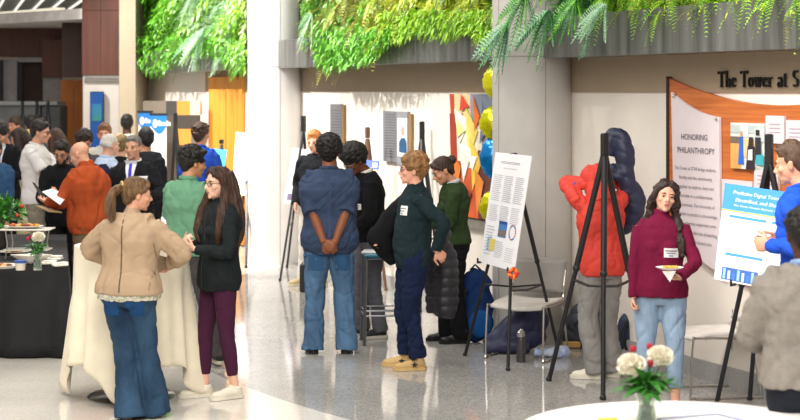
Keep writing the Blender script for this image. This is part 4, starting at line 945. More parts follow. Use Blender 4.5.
# --- woman in olive sweater looking at her phone
person('woman in an olive green sweater with a hair bun, looking down at a phone', 455, 117.2, 98, 1.63, '#c99272', 'f', 1.0, lean=(3, 0), head=(4, -26, 0),
    hands=({'p': (.07, .30, 1.11), 'f': (-.2, .8, .3), 'n': (-.3, -.1, 1), 'c': .7}, {'p': (-.07, .30, 1.10), 'f': (.2, .8, .3), 'n': (.3, -.1, 1), 'c': .7}), elbows=((.6, -.8, -.8), (-.6, -.8, -.8)), feet=((.09, .05, 5), (-.08, -.04, -5)), vox=.0078,
    top=dict(name='sweater', m=cloth('#2c3d22', .12, .5), g=.034, hem=.90, minx=.175, sr=.064, cr=.045, collar='polo', cm=cloth('#c9cfd6'), fold=.007), bottom=dict(m=cloth('#141416', .1), r=(.108, .098, .085, .082, .088), hem=.05), shoes=dict(SH_B),
    hair=dict(c='#2a1a14', c2='#40291d', st='bun'))
# --- person in the red jacket pulling a coat on, from behind
person('person in a bright red hooded jacket and grey trousers raising both arms, seen from behind', 601, 134, 14, 1.62, '#d8a487', 'm', .97, lean=(4, 1), head=(10, -34, 0),
    hands=({'p': (.07, .16, 1.62), 'c': .8, 'sh': (0, 0, .03)}, {'p': (-.05, .03, 1.55), 'c': .8, 'sh': (0, 0, .02)}), elbows=((.5, .7, .3), (-.75, .62, -.2)), feet=((.11, .03, -45), (-.06, -.03, -62)), vox=.008,
    top=dict(name='rain_jacket', m=cloth('#d4463a', .06, .2, rough=.6), g=.035, hem=.83, minx=.175, sr=.066, cr=.055, fold=.009, fq=22, hood=True), bottom=dict(m=cloth('#8b8986', .1), r=(.108, .10, .082, .078, .082), hem=.05, fold=.0075, fq=24), shoes=dict(SH_W),
    hair=dict(c='#1d1613', st='short', face=False), extra=[
        lambda o: (lambda mb: (mb.ell(o['B'].HM@V((0, -.045, .03)), (.128, .13, .13), None, 18, 12), mb.tube([o['B'].HM@V((0, -.04, -.02)), o['B'].U@V((0, -.045, 1.38))], [.11, .12], 16), o['garment']('hood', mb, cloth('#d4463a', .06, .2, rough=.6), 3, .010, 26, 9)))(MB()),
        lambda o: o['sub']('sleeve_logo', MB().ell(o['B'].elb[-1].lerp(o['B'].wri[-1], .25)+V((.0, -.072, .0)), (.022, .006, .014), None, 12, 6), mat('#2b4fb5', .5))])
# --- woman in the burgundy turtleneck
person('woman in a burgundy turtleneck and light blue jeans holding a small plate', 660, 150, 172, 1.57, '#d9a68c', 'f', 1.05, lean=(-3, -1), head=(12, 4, -10),
    hands=({'p': (.20, .10, .77), 'f': (.1, .15, -1), 'n': (-1, .2, 0), 'c': 1.1, 't': .9}, {'p': (-.13, .29, 1.01), 'f': (.75, .55, .05), 'n': (.1, .1, 1), 'c': .55, 't': .7}), elbows=((.9, -.5, -.3), (-1, -.5, -.6)), feet=((.10, .0, 8), (-.11, .06, -10)), vox=.0062,
    top=dict(name='turtleneck_sweater', m=mat('#6e1235', .9, var=.08, vs=12, bump=.35, bs=90, spec=.2, stretch=(6, 6, .6)), g=.026, hem=.86, minx=.165, sr=.058, cr=.038, cuff=.0, collar='turtle', fold=.004, fq=22, sm=6),
    bottom=dict(name='jeans', m=cloth('#8da3ba', .2, .25, vs=6), r=(.108, .098, .072, .064, .060), hem=.20, fold=.006, g=.002, waist=.92), shoes=dict(m=mat('#efe9df', .6), sole=mat('#e9e4da', .6)), lips='#b04a4a',
    hair=dict(c='#1d1413', c2='#38241e', st='longcurly', locks=[([(-.03, .03, .115), (-.075, .02, .05), (-.088, .0, -.05)], [(-.12, .04, 1.38), (-.14, .08, 1.27), (-.155, .10, 1.16)], [.02, .024, .03, .036, .034, .014]), ([(.03, .03, .115), (.075, .01, .05), (.088, -.02, -.05)], [(.115, -.02, 1.38), (.16, -.02, 1.30)], [.02, .024, .03, .036, .02]),
        ([(0, -.06, .06), (0, -.09, -.05)], [(0, -.12, 1.36), (0, -.13, 1.22)], [.06, .07, .06, .03])]),
    extra=[badge(-.075, 1.185, .105, .068)])
# --- man in royal blue shirt at the right edge
person('man with short brown hair in a royal blue shirt facing the blue headed poster', 806, 165, 58, 1.865, '#d49c80', 'm', 1.0, lean=(3, 0), head=(2, -8, 0),
    hands=({'p': (.16, .20, 1.12)}, {'p': (-.20, .14, 1.14), 'c': .5}), elbows=((.6, -.8, -.8), (-.6, -.8, -.8)), vox=.0075,
    top=dict(name='dress_shirt', m=cloth('#1f4fc4', .08, .15), g=.032, hem=.86, minx=.178, sr=.068, cr=.044, collar='shirt', fold=.009), bottom=dict(m=cloth('#23242a')), shoes=dict(SH_B), hair=dict(c='#3f2c20', c2='#5a4130', st='short', tuft=26))
# --- man in the grey sweater in the right foreground
person('man in a taupe grey sweater over a blue checked collar, seen from behind', 806, 228, 8, 1.655, '#4a2c20', 'm', 1.06, lean=(0, 0), head=(-6, -4, 0), elbows=((.8, -.7, 0), (-.8, -.7, 0)),
    hands=({'p': (.20, .25, .98)}, {'p': (-.08, .30, 1.02)}), vox=.009, top=dict(name='sweater', m=mat('#86807a', .95, var=.06, vs=30, bump=.5, bs=140, spec=.1, col2='#938c82'), g=.036, hem=.90, minx=.19, sr=.07, cr=.048, fold=.010, collar='shirt', cm=mat('#9fb6d4', .8, var=.5, vs=90, col2='#4a6ea8')),
    bottom=dict(m=cloth('#20232c')), shoes=dict(SH_B), hair=dict(c='#0f0c0b', st='curly', n=200, cr=.009, vol=.004))
# --- people at and behind the buffet
person('bald man in an orange fleece and khaki trousers reading papers, seen from the side', 90, 107, 58, 1.71, '#d39f84', 'm', 1.12, lean=(5, 0), head=(14, -16, 0), belly=.03,
    hands=({'p': (.12, .42, 1.20), 'f': (-.2, .9, .2), 'n': (-.2, .1, 1), 'c': .3}, {'p': (-.12, .40, 1.14), 'f': (.3, .9, .1), 'n': (.2, .1, 1), 'c': .3}), elbows=((.6, -.7, -1), (-.6, -.7, -1)), vox=.009,
    top=dict(name='fleece_pullover', m=cloth('#a84a24', .08, .4), g=.034, hem=.82, minx=.195, sr=.072, cr=.05, collar='turtle', fold=.010, fq=18), bottom=dict(m=cloth('#6f6048')), shoes=dict(SH_B), hair=dict(c='#9a7a66', st='bald', face=True), brow='#8a6a52')
person('bearded man with glasses in a black jacket looking down at papers beside the orange fleece', 64, 99, -172, 1.68, '#b98468', 'm', 1.0, lean=(4, 0), head=(-14, -16, 0), hands=({'p': (.14, .34, 1.10)}, {'p': (-.14, .34, 1.12)}), elbows=((.6, -.7, -1), (-.6, -.7, -1)), vox=.010,
    top=dict(name='jacket', m=cloth('#141417'), g=.035, hem=.80, minx=.18, sr=.066), bottom=dict(m=cloth('#131316')), shoes=dict(SH_B), hair=dict(c='#1e1511', st='short', beard=True, vol=.006), extra=[glasses('#1a2038')])
person('man with glasses in a white polo shirt and grey trousers gesturing with one raised hand', 36.5, 90, -98, 1.84, '#cf9a7e', 'm', .98, lean=(0, 0), head=(4, -8, 0), hands=({'p': (.12, .40, 1.20), 'f': (0, .5, .9), 'n': (-1, 0, 0), 'c': .7}, {'p': (-.08, .42, 1.16), 'f': (.2, .8, .4), 'c': .5}), elbows=((.5, -.7, -1), (-.5, -.7, -1)), vox=.010,
    top=dict(name='polo_shirt', m=cloth('#d6d3d2', .03), g=.034, hem=.84, minx=.182, sleeve='short', sl=.8, sr=.066, collar='polo'), bottom=dict(m=cloth('#827a6c')), shoes=dict(SH_B), hair=dict(c='#1f1713', st='short', vol=.006), extra=[glasses('#1a1512')])
person('grey haired older man in a navy vest over a light blue shirt, facing away', 107, 94, -58, 1.71, '#d8a58c', 'm', 1.05, head=(0, -5, 0), hands=({'p': (.14, .34, 1.0)}, {'p': (-.2, .2, .95)}), elbows=((.7, -.7, -1), (-.7, -.7, -1)), vox=.011,
    top=dict(name='shirt', m=cloth('#b4c4dc', .05), g=.028, hem=.86, minx=.178, sr=.07, collar='shirt'), bottom=dict(m=cloth('#3a3a44')), shoes=dict(SH_B), hair=dict(c='#b9b4ae', c2='#cfcac4', st='ring', thin=True),
    extra=[lambda o: o['garment']('vest', MB().rings([o['B'].ring(z, .042, .042, minx=.19 if z < 1.3 else 0) for z in (.86, .95, 1.05, 1.15, 1.25, 1.33, 1.39)]), cloth('#232548', .1), 2, .005, 20, 4)])
person('grey haired man in a dark suit with a bright blue tie holding a drinking glass', 134, 101, 172, 1.73, '#cf9c80', 'm', 1.03, head=(-4, -3, 0), hands=({'p': (.22, .08, .88)}, {'p': (-.13, .26, 1.13), 'f': (.5, .5, .3), 'n': (.7, -.2, .2), 'c': .9}), elbows=((.9, -.5, 0), (-.9, -.5, -.8)), vox=.009,
    top=dict(name='suit_jacket', m=cloth('#1a1b1f', .08), g=.036, hem=.76, minx=.185, sr=.07, collar='shirt', cm=cloth('#e8ecf2')), bottom=dict(m=cloth('#17181c')), shoes=dict(SH_B), hair=dict(c='#5b5856', c2='#8a8580', st='short', tuft=0), extra=[suitfront('#3a32c8'), badge(-.125, 1.27, .085, .075)])
BG = dict(vox=.013)
person('man with light brown hair behind the grey haired man, raising a hand near his chin', 104.5, 84, 165, 1.77, '#d39a7e', hands=({'p': (.12, .28, 1.42), 'f': (0, .2, 1), 'c': .6}, {'p': (-.2, .1, .9)}), elbows=((.8, -.3, -1), (-.8, -.5, 0)), head=(20, 0, 0), top=dict(name='shirt', m=cloth('#c9c4bd')), bottom=dict(m=cloth('#2c2d33')), shoes=dict(SH_B), hair=dict(c='#7a5233', st='short', vol=.008), **BG)
person('dark skinned person with close cropped hair in the far background beside the banners', 127, 72, 10, 1.84, '#4a2e22', top=dict(name='shirt', m=cloth('#d6cdb8')), bottom=dict(m=cloth('#25262b')), shoes=dict(SH_B), hair=dict(c='#120d0c', st='short', tuft=0), **BG)
person('woman with olive blonde hair in a black top behind the man in the suit', 122, 87, -20, 1.66, '#d8a58a', 'f', top=dict(name='top', m=cloth('#17171a')), bottom=dict(m=cloth('#1a1a1e')), shoes=dict(SH_B), hair=dict(c='#6d5a34', c2='#8c7648', st='bun'), **BG)
person('bald person with a pale scalp behind the woman with olive blonde hair', 119.5, 82, 185, 1.66, '#e2b08f', top=dict(name='shirt', m=cloth('#cfc7b6')), bottom=dict(m=cloth('#2b2c30')), shoes=dict(SH_B), hair=dict(c='#b08a66', st='ring'), **BG)
person('black haired person in a black coat in front of the striped cabinet, facing away', 146.5, 88, -30, 1.73, '#b58064', head=(60, 0, 0), top=dict(name='coat', m=cloth('#1b1d22'), hem=.7, g=.045, minx=.2, sr=.075), bottom=dict(m=cloth('#17181c')), shoes=dict(SH_B), hair=dict(c='#141011', st='short', vol=.016, tuft=20), **BG)
person('man in a bright blue polo behind the man in green, near the yellow doors', 200, 88, -18, 1.79, '#bd8466', vox=.010, head=(-10, 0, 0), top=dict(name='polo_shirt', m=cloth('#1f46a8', .06), g=.032, minx=.18, sleeve='short', sr=.07, collar='polo'), bottom=dict(m=cloth('#2a2b33')), shoes=dict(SH_B), hair=dict(c='#2e1d14', c2='#4a3122', st='curly', n=90, vol=.008))
person('ginger haired person in white trousers standing behind the man in denim at the poster', 316, 91, 160, 1.73, '#e0ab92', vox=.011, head=(0, -8, 0), hands=({'p': (.2, .1, .9)}, {'p': (-.15, .3, 1.1)}), feet=((.16, .0, 30), (-.1, 0, -10)), top=dict(name='cardigan', m=cloth('#1d1f24')), bottom=dict(m=cloth('#dcd6cf', .05)), shoes=dict(m=mat('#b9a47c', .7), sole=mat('#d9cfb6', .6)), hair=dict(c='#a5672e', c2='#c98a4a', st='short', vol=.008))
person('young man in a dark suit with a blue tie looking down at the far left', 4.5, 86, 165, 1.82, '#c08c70', vox=.011, head=(0, -28, 0), hands=({'p': (.1, .3, 1.15)}, {'p': (-.1, .3, 1.15)}), elbows=((.6, -.7, -1), (-.6, -.7, -1)), top=dict(name='suit_jacket', m=cloth('#15161a'), hem=.8), bottom=dict(m=cloth('#15161a')), shoes=dict(SH_B), hair=dict(c='#1b1412', st='short', vol=.02, tuft=22), extra=[suitfront('#5d7fae', '#d5dbe4')])
person('woman with long brown hair in a cream dress left of the white polo', 23.5, 84, 80, 1.73, '#c98f70', 'f', vox=.011, head=(0, -14, 0), hands=({'p': (.1, .3, 1.1)}, {'p': (-.1, .25, .9)}), elbows=((.6, -.7, -1), (-.6, -.7, -1)),
    top=dict(name='dress', m=cloth('#d8cfa8', .06), hem=.45, g=.03, minx=.18), bottom=dict(m=cloth('#c2a184'), r=(.08, .07, .05, .048, .036), g=.0), shoes=dict(SH_B), hair=dict(c='#2a1811', st='long', locks=[([(0, -.06, .06), (0, -.09, -.05)], [(0, -.10, 1.36), (0, -.12, 1.18)], [.06, .075, .07, .03]), ([(-.04, -.0, .1), (-.08, -.01, .0)], [(-.11, .0, 1.38), (-.12, .03, 1.2)], [.03, .04, .05, .02])]))
person('blonde person half hidden between the cream dress and the white polo shirt', 29.5, 80, 0, 1.68, '#d6a488', 'f', top=dict(name='top', m=cloth('#c9b98a')), bottom=dict(m=cloth('#3b3a40')), shoes=dict(SH_B), hair=dict(c='#b59245', c2='#cfae63', st='bun'), **BG)
person('dark haired person in grey far behind the white polo shirt', 31, 70, 20, 1.80, '#b98468', top=dict(name='shirt', m=cloth('#4c4f57')), bottom=dict(m=cloth('#25262b')), shoes=dict(SH_B), hair=dict(c='#1c1413', st='short', vol=.01), **BG)
person('brown haired person in the far background left of the white polo shirt', 15.5, 68, 150, 1.77, '#b98468', top=dict(name='shirt', m=cloth('#3f4656')), bottom=dict(m=cloth('#25262b')), shoes=dict(SH_B), hair=dict(c='#3a2a20', st='short', vol=.01), **BG)
person('woman with long dark hair in a white blouse below the orange doors', 57, 84, 60, 1.72, '#d0997c', 'f', vox=.011, head=(0, -6, 0), hands=({'p': (.1, .25, 1.1)}, {'p': (-.12, .25, 1.1)}), elbows=((.6, -.7, -1), (-.6, -.7, -1)),
    top=dict(name='blouse', m=cloth('#ddd6cf', .04), g=.03, minx=.16), bottom=dict(m=cloth('#2a2a30')), shoes=dict(SH_B), hair=dict(c='#2e1b13', c2='#4a3022', st='long', locks=[([(0, -.06, .06), (0, -.10, -.05)], [(0, -.13, 1.36), (0, -.15, 1.12)], [.06, .08, .08, .03]), ([(-.04, -.02, .1), (-.085, -.03, .0)], [(-.11, -.03, 1.38), (-.11, -.05, 1.15)], [.03, .04, .05, .02])]))
person('dark haired person between the bearded man and the man with light brown hair', 83, 92, 200, 1.75, '#b98468', head=(0, -20, 0), top=dict(name='shirt', m=cloth('#4a4a52')), bottom=dict(m=cloth('#25262b')), shoes=dict(SH_B), hair=dict(c='#2b1c16', st='curly', n=80, vol=.012), **BG)
person('person in a blue denim jacket at the left edge behind the buffet, arm hanging', -5, 96, 165, 1.66, '#c08c70', hands=({'p': (.2, .1, .9)}, {'p': (-.21, .12, .80)}), top=dict(name='denim_jacket', m=cloth('#2c4a6c', .15), g=.036, minx=.185), bottom=dict(m=cloth('#15161a')), shoes=dict(SH_B), hair=dict(c='#2b1c16', st='short'), **BG)
# ================================================================== OBJECTS
BLK = mat('#17171a', .45, var=.1); PAPER = mat('#eeedf0', .6, var=.01)
def xfree(t, mb, nm, m, par=None, smooth=True):
    mb.xf(M.Translation(-t.location)); return mb.build(nm, m, par or t, smooth)
def easel(label, f1, f2, f3, apex, m=BLK, bars=((0, 1, .38), (1, 2, .38)), r=.013, head=.11, pins=None):
    """f1,f2 front feet, f3 back foot (world), apex point"""
    t = thing('easel', label, 'easel', (V(f1)+V(f2)+V(f3))/3); t.location.z = 0; ap = V(apex)
    for f in (f1, f2, f3):
        f = V(f); top = ap+(f-ap)*.02; mid = ap.lerp(f, .5); sd_ = (f-ap).normalized()
        mb = MB().tube([top, mid], r*1.25, 8).tube([mid-sd_*.01, f+V((0, 0, .004))], r*.95, 8); mb.ell(mid, r*1.6, n=8, k=6); mb.ell(f+V((0, 0, .014)), r*1.3, n=8, k=6); xfree(t, mb, 'leg', m)
    F_ = [V(f1), V(f2), V(f3)]
    for i, j, k in bars:
        mb = MB().tube([F_[i].lerp(ap, k), (F_[i].lerp(ap, k)).lerp(F_[j].lerp(ap, k), .5)+V((0, 0, -.02)), F_[j].lerp(ap, k)], r*.6, 6); xfree(t, mb, 'cross_bar', m)
    d = (V(f2)-V(f1)).normalized(); a = math.atan2(d.y, d.x)
    mb = MB().box(ap+V((0, 0, head*.3)), (.05, .045, head), a, bev=.008); xfree(t, mb, 'head_clamp', m)
    if pins:
        for p in pins: mb = MB().cap(V(p), V(p)+V((-.04, -.06, .0)), .009, .009, 8); mb.cap(V(p)+V((-.04, -.06, .0)), V(p)+V((-.04, -.06, .03)), .008, .008, 8); xfree(t, mb, 'support_pin', m)
    return t
def board(name, label, cat, TL, TR, BR, BL, th=.006, m=PAPER, group=None, nm='sheet'):
    TL, TR, BR, BL = map(V, (TL, TR, BR, BL)); t = thing(name, label, cat, (BL+BR)/2, group=group); n = (TR-TL).cross(BL-TL).normalized()      # towards the reader
    if n.dot(V((0, 0, H0))-TL) < 0: n = -n
    xfree(t, MB().slab([TL, TR, BR, BL], -n, th), nm, m, smooth=False)
    def mark(u0, v0, u1, v1, c, nm='print', off=.0012, pts=None, emit=0):
        q = pts or [(u0, v0), (u1, v0), (u1, v1), (u0, v1)]; P = [(TL.lerp(TR, u)).lerp(BL.lerp(BR, u), v)+n*off for u, v in q]
        return xfree(t, MB().slab(P, -n, .001), nm, mat(c, .6, var=.03) if isinstance(c, str) else c, smooth=False)
    def lines(u0, v0, u1, v1, k, c, nm='text_lines', th_=.35):
        mb = MB(); rg = random.Random(k*7+int(u0*100))
        for i in range(k):
            v = v0+(v1-v0)*i/k; ue = u0+(u1-u0)*rg.uniform(.75, 1); P = [(TL.lerp(TR, u)).lerp(BL.lerp(BR, u), vv)+n*.0012 for u, vv in ((u0, v), (ue, v), (ue, v+(v1-v0)/k*th_), (u0, v+(v1-v0)/k*th_))]; mb.slab(P, -n, .0008)
        xfree(t, mb, nm, mat(c, .7, var=.02), smooth=False)
    def text(s, u, v, size, wfrac, m, align='CENTER'):
        ob = text_mesh(s, size, M.Identity(4), m, 'lettering', t, align=align); xs = getco(ob.data)[:, 0]; wd = (TR-TL).length*wfrac; k = wd/(xs.max()-xs.min())
        o_ = (TL.lerp(TR, u)).lerp(BL.lerp(BR, u), v)+n*.0022-t.location; ob.data.transform(frame(o_, TR-TL, TL-BL) @ M.Diagonal((k, 1, 1, 1))); return ob
    return t, mark, lines, text, n
# --- big empty easel near the burgundy woman
easel('tall empty black easel standing between the red jacket and the burgundy sweater', FL(549, 381), FL(603, 400), FL(652, 383), PT(604.5, 152, 12.2), r=.018, head=.17, bars=((0, 1, .45), (1, 2, .45)))
# --- white research poster easel in the middle
e1, e2 = FL(465, 356), FL(508, 371); eb = FL(560, 357)
def onY(px, py, Y): return PT(px, py, Y)
Y1, Y2 = F/124.5, F/131.5
BL_, BR_ = PT(480, 262, Y1), PT(514, 271.5, Y2); TL_, TR_ = PT(495.5, 152, Y1+.12), PT(531.5, 156, Y2+.12)
ap = V(((TL_+TR_)/2)); easel('black easel carrying the tall white research poster before the grey column', e1, e2, eb, PT(514, 164, (Y1+Y2)/2+.16), r=.014, pins=[BL_+V((.02, .02, 0)), BR_+V((-.01, .02, -.0))], bars=((0, 2, .38), (1, 2, .38)))
t, mark, lines, text, nn = board('research_poster', 'tall white research poster with three text columns leaning on the easel before the grey column', 'poster', TL_, TR_, BR_, BL_)
for u0 in (.06, .37, .68):
    lines(u0, .20, u0+.26, .44, 14, '#b9bac2'); lines(u0, .47, u0+.26, .62, 9, '#c2c3ca')
lines(.06, .66, .30, .93, 10, '#c2c3ca'); lines(.37, .78, .62, .93, 9, '#c2c3ca'); lines(.68, .82, .94, .95, 7, '#c9cad0'); lines(.2, .075, .8, .1, 2, '#8b8c96'); lines(.3, .13, .7, .15, 1, '#c9cad0')
text('Biosensor Drug Assembly', .5, .065, .03, .55, mat('#4b4c58', .7)) if 0 else None
mark(.40, .61, .63, .74, '#3f78b8', 'chart_image'); mark(.40, .60, .63, .625, '#1c3f92', 'chart_header', .002); mark(.42, .68, .61, .73, '#7c6a58', 'chart_ground', .002); mark(.13, .76, .25, .88, '#57a7c4', 'map_image'); mark(.2, .77, .36, .875, '#d8c46a', 'map_land', .002)
mbr = [(.80+.085*math.cos(a), .68+.062*math.sin(a)) for a in [k*PI/9 for k in range(18)]]
for k in range(18):
    u, v = mbr[k]; mark(0, 0, 0, 0, ['#3a5a9c', '#c85a3a', '#7fa0d0', '#3a5a9c'][k % 4], 'ring_chart', .002, [(u-.016, v-.006), (u+.016, v-.006), (u+.016, v+.006), (u-.016, v+.006)])
fl = thing('red_ribbon', 'small red and orange ribbon clipped at the lower corner of the research poster', 'ribbon', PT(513, 273, Y2-.03))
mb = MB()
for k in range(9): a = k*.7; mb.ell(fl.location+V((math.cos(a)*.028, -.02, math.sin(a)*.03)), (.022, .012, .014), M.Rotation(a, 3, 'Y'), 8, 6, mi=k % 2)
xfree(fl, mb, 'bow', [mat('#d8301e', .5), mat('#ef8a2e', .5)])
# --- blue headed poster at the right
q0 = PT(725, 183, 11.3); q1 = PT(714, 279, 11.02); dxy = V((math.cos(math.radians(-38)), math.sin(math.radians(-38)), 0)); up_ = (q0-q1).normalized(); hgt_ = (q0-q1).length
dn = (dxy-V((0, 0, .10))).normalized(); wd_ = .98
t, mark, lines, text, nn = board('research_poster', 'wide white research poster with a bright blue header at the right, on a black easel', 'poster', q0, q0+dn*wd_, q1+dn*wd_, q1)
mark(0, 0, 1, .27, '#2d8fe0', 'blue_header'); mark(0, .27, 1, .285, '#b9e04a', 'header_stripe', .0014)
WT = mat('#f4f8ff', .6, emit=0)
text('Predictive Digital Twins for Automated, Connected,', .44, .10, .036, .74, WT); text('Electrified, and Shared (ACES) Mobility', .40, .175, .036, .62, WT); text('Ben Davis, Hossein Bahrami, Pablo Ortiz, Ryan Wright', .36, .225, .02, .55, WT)
for u0, v0, v1 in ((.06, .35, .66), (.06, .74, .9), (.37, .35, .95), (.69, .35, .95)):
    mark(u0, v0-.03, u0+.27, v0-.002, '#2d8fe0', 'column_heading', .0014); lines(u0, v0+.02, u0+.27, v1, 12, '#c4cdd8')
mark(.06, .62, .32, .70, '#f2e2c2', 'note_box', .0018); mark(.05, .86, .31, .985, '#1d5cab', 'banner_image', .002); 
mb = MB()
for k in range(7): mark(.06+k*.034, .87+(k % 3)*.02, .078+k*.034, .975, ['#8fb8e0', '#cfe0f0', '#2a70c4'][k % 3], 'bar_shape', .003)
pf = FL(716, 407); ptop = PT(768, 150, 11.75)
easel('black easel with a wide clamp head holding the blue headed poster at the right', pf, V((pf.x+.62, pf.y-.42, 0)), V((3.0, 11.6, 0)) if 0 else V((pf.x+.28, pf.y+.25, 0)), PT(769, 158, 11.3), r=.017, head=.2, pins=[q1+dn*.16+V((0, .03, -.01)), q1+dn*.72+V((0, .03, -.01))], bars=())
# --- farther easels with posters
t, mark, lines, text, nn = board('research_poster', 'tall white poster on the easel just right of the yellow doors', 'poster', PT(236, 132, 22.1), PT(260.5, 134.5, 21.9), PT(253.5, 197.5, 21.5), PT(231.5, 193, 21.7))
lines(.08, .08, .92, .13, 2, '#c4c4cc'); lines(.08, .2, .45, .9, 26, '#d0d0d8'); lines(.55, .2, .92, .7, 20, '#d0d0d8'); mark(.56, .76, .78, .82, '#5a4a66', 'chart_top'); mark(.56, .82, .78, .91, '#e0946a', 'chart_bottom')
easel('black easel holding the tall white poster right of the yellow doors', FL(237, 262), FL(246, 268), FL(261.5, 255.5), PT(250, 127, 22.15), r=.016, head=.22, bars=((1, 2, .3),), pins=None)
t, mark, lines, text, nn = board('research_poster', 'white poster on the easel behind the left shoulder of the man in denim', 'poster', PT(292.5, 148, 20.3), PT(318, 150, 19.9), PT(309, 206, 19.6), PT(283.5, 203, 20.0))
lines(.08, .08, .92, .14, 2, '#c4c4cc'); lines(.08, .2, .45, .7, 18, '#d0d0d8'); mark(.1, .82, .28, .94, '#7a6a86', 'chart'); mark(.3, .8, .5, .94, '#d8906a', 'chart')
easel('black easel holding the white poster behind the man in denim', FL(280, 281), FL(316, 276), FL(287, 268), PT(303.5, 129, 20.2), r=.014, head=.2, bars=((0, 2, .35),))
easel('black easel with a bare top behind the ginger curly haired person', FL(398, 303), FL(420, 312), FL(444, 309), PT(422, 137, 17.35), r=.018, head=.2, bars=((0, 2, .4),))
easel('brown wooden easel with a blue sign against the white wall', FL(352, 286), FL(372, 292), FL(386, 290), PT(367.5, 136, 18.3), m=wood('#6b4a36', '#7d5842', sc_=20), r=.017, head=.12, bars=((0, 1, .4),))
t, mark, lines, text, nn = board('blue_sign', 'small blue sign with a white emblem on the brown wooden easel', 'sign', PT(362, 159.5, 18.1), PT(379.5, 161, 18.0), PT(378.5, 170, 17.95), PT(361.5, 168.5, 18.05), m=mat('#1f55c8', .5, var=.03))
mark(.62, .25, .9, .75, '#dfe9fb', 'emblem'); mark(0, 1.0, 1, 1.12, '#e5b93c', 'yellow_strip')
easel('black easel with a sky blue board behind the man in the bright blue polo', FL(210, 268), FL(226, 266), FL(236, 258), PT(221.5, 143, 22.2), r=.016, head=.06, bars=(), pins=[PT(208, 177, 21.8), PT(221, 179, 21.7)])
t, mark, lines, text, nn = board('blue_board', 'sky blue poster board beside the yellow doors', 'poster', PT(209, 148, 22.0), PT(227, 150, 21.8), PT(223, 178, 21.6), PT(205, 176, 21.8), m=mat('#38a8dc', .5, var=.04)); mark(.25, .35, .7, .45, '#cdeafa', 'title')
easel('black easel in front of the striped cabinet', FL(168, 248), FL(182, 252), FL(187, 246), PT(175.5, 122, 22.9), r=.02, head=.16, bars=((0, 1, .4),))
for x, lab in ((22.5, 'far black easel at the left, leftmost of three before the grey counter'), (37, 'far black easel above the white polo man, middle of three before the counter'), (48, 'far black easel beside the orange doors, rightmost of three before the counter')):
    easel(lab, FL(x-5, 222), FL(x+4, 224), FL(x+5, 219), PT(x, 113, 33.0*.85), r=.03, head=.25, bars=())
t, mark, lines, text, nn = board('blue_board', 'dark blue poster board on the far easel by the orange doors', 'poster', PT(42, 128.5, 27.9), PT(50, 129.5, 27.7), PT(49.5, 152, 27.5), PT(41, 151, 27.7), m=mat('#27457f', .5, var=.1)); mark(.2, .3, .8, .5, '#6c8fc0', 'picture')

# --- foil balloons beside the grey column
BY = 15.3; st_ = PT(497, 338, BY); st_.z = 0
BY = 15.3
for lab, px, py, r, c, kz in [('yellow foil balloon highest of the stack beside the grey column', 499, 82, .15, '#d8d414', 1), ('yellow foil balloon directly above the blue one', 496.5, 123, .155, '#d8d414', 1), ('crinkled blue foil balloon among yellow ones beside the grey column', 497, 158, .155, '#1685d2', 1.25), ('yellow foil balloon lowest of the stack, below the blue one', 496, 207, .15, '#d8d414', 1)]:
    c0 = PT(px, py, BY); t = thing('foil_balloon', lab, 'balloon', c0)
    mb = MB().ell((0, 0, 0), (r, r*.62, r*kz*1.05), None, 32, 20); o = mb.build('envelope', mat(c, .18, .55 if 'blue' in lab else .35, var=.1), t); co = getco(o.data)
    displace(o.data, .006*np.sin(np.arctan2(co[:, 2], co[:, 0])*22)*np.exp(-((np.hypot(co[:, 0], co[:, 2])-r)/.05)**2)+(wnoise(co, 40, 3)*.008 if 'blue' in lab else wnoise(co, 22, 4)*.003))
    MB().lathe([(.006, 0), (.018, -.02), (.012, -.03)], (0, 0, -r*kz*1.04), 10).build('knot', mat(c, .3, .3), t)
pole = thing('balloon_stand', 'thin upright stand carrying the balloons half hidden by the grey column', 'stand', st_)
MB().tube([(0, .12, .02), (0, .12, 2.2)], .007, 8).build('pole', mat('#dddddd', .3), pole); MB().lathe([(.15, 0), (.15, .012), (.02, .03)], (0, .12, 0), 24).build('base', mat('#dddddd', .3), pole)
for k, z in enumerate((1.05, 1.5, 1.83, 2.2)): MB().tube([(0, .12, z), (0, 0.02, z+.02)], .005, 6).build('clip', mat('#dddddd', .3), pole)

# --- cocktail table and its cloth
tc = PP(131.5, 142.8)
t = thing('cocktail_table', 'tall round cocktail table under the cream cloth with a chrome base plate', 'table', tc)
MB().lathe([(.30, 0), (.305, .012), (.29, .024), (.06, .034), (.05, .05)], (0, 0, 0), 48).build('base_plate', mat('#7f7d7a', .22, .9, var=.15), t)
MB().tube([(0, 0, .05), (0, 0, 1.02)], .035, 16).build('pole', mat('#bdbab6', .25, .9), t); MB().lathe([(.385, 1.02), (.39, 1.03), (.39, 1.055), (.385, 1.06)], (0, 0, 0), 48).build('tabletop', mat('#8a6a4a', .5), t)
n = 160; rings_ = []
for j in range(0, 26):
    u = j/25; ring = []
    for i in range(n):
        a = 2*PI*i/n; c4 = ((1+math.cos(4*a+.1))/2)**2.2; drop = .80+.24*c4     # corners hang lower
        fold = math.sin(a*9+.6)*.5+math.sin(a*15+1.9)*.35+math.sin(a*5+.3)*.3
        r = .395+(.012+fold*.07)*min(1, u*2.2)*u**.7+.03*u+.05*c4*u**2; ring.append(V((r*math.cos(a), r*math.sin(a), 1.068-.004*min(1, u*10)-drop*u)))
    rings_.append(ring)
mb = MB(); top = [[V((rr*math.cos(2*PI*i/n), rr*math.sin(2*PI*i/n), 1.070)) for i in range(n)] for rr in (.02, .2, .36, .388)]
mb.rings(top+rings_, caps=False); o = mb.build('tablecloth', mat('#e6dcc4', .8, var=.05, bump=.1, bs=60, sheen=.2), None); so = o.modifiers.new('t', 'SOLIDIFY'); so.thickness = .004; o.location = tc
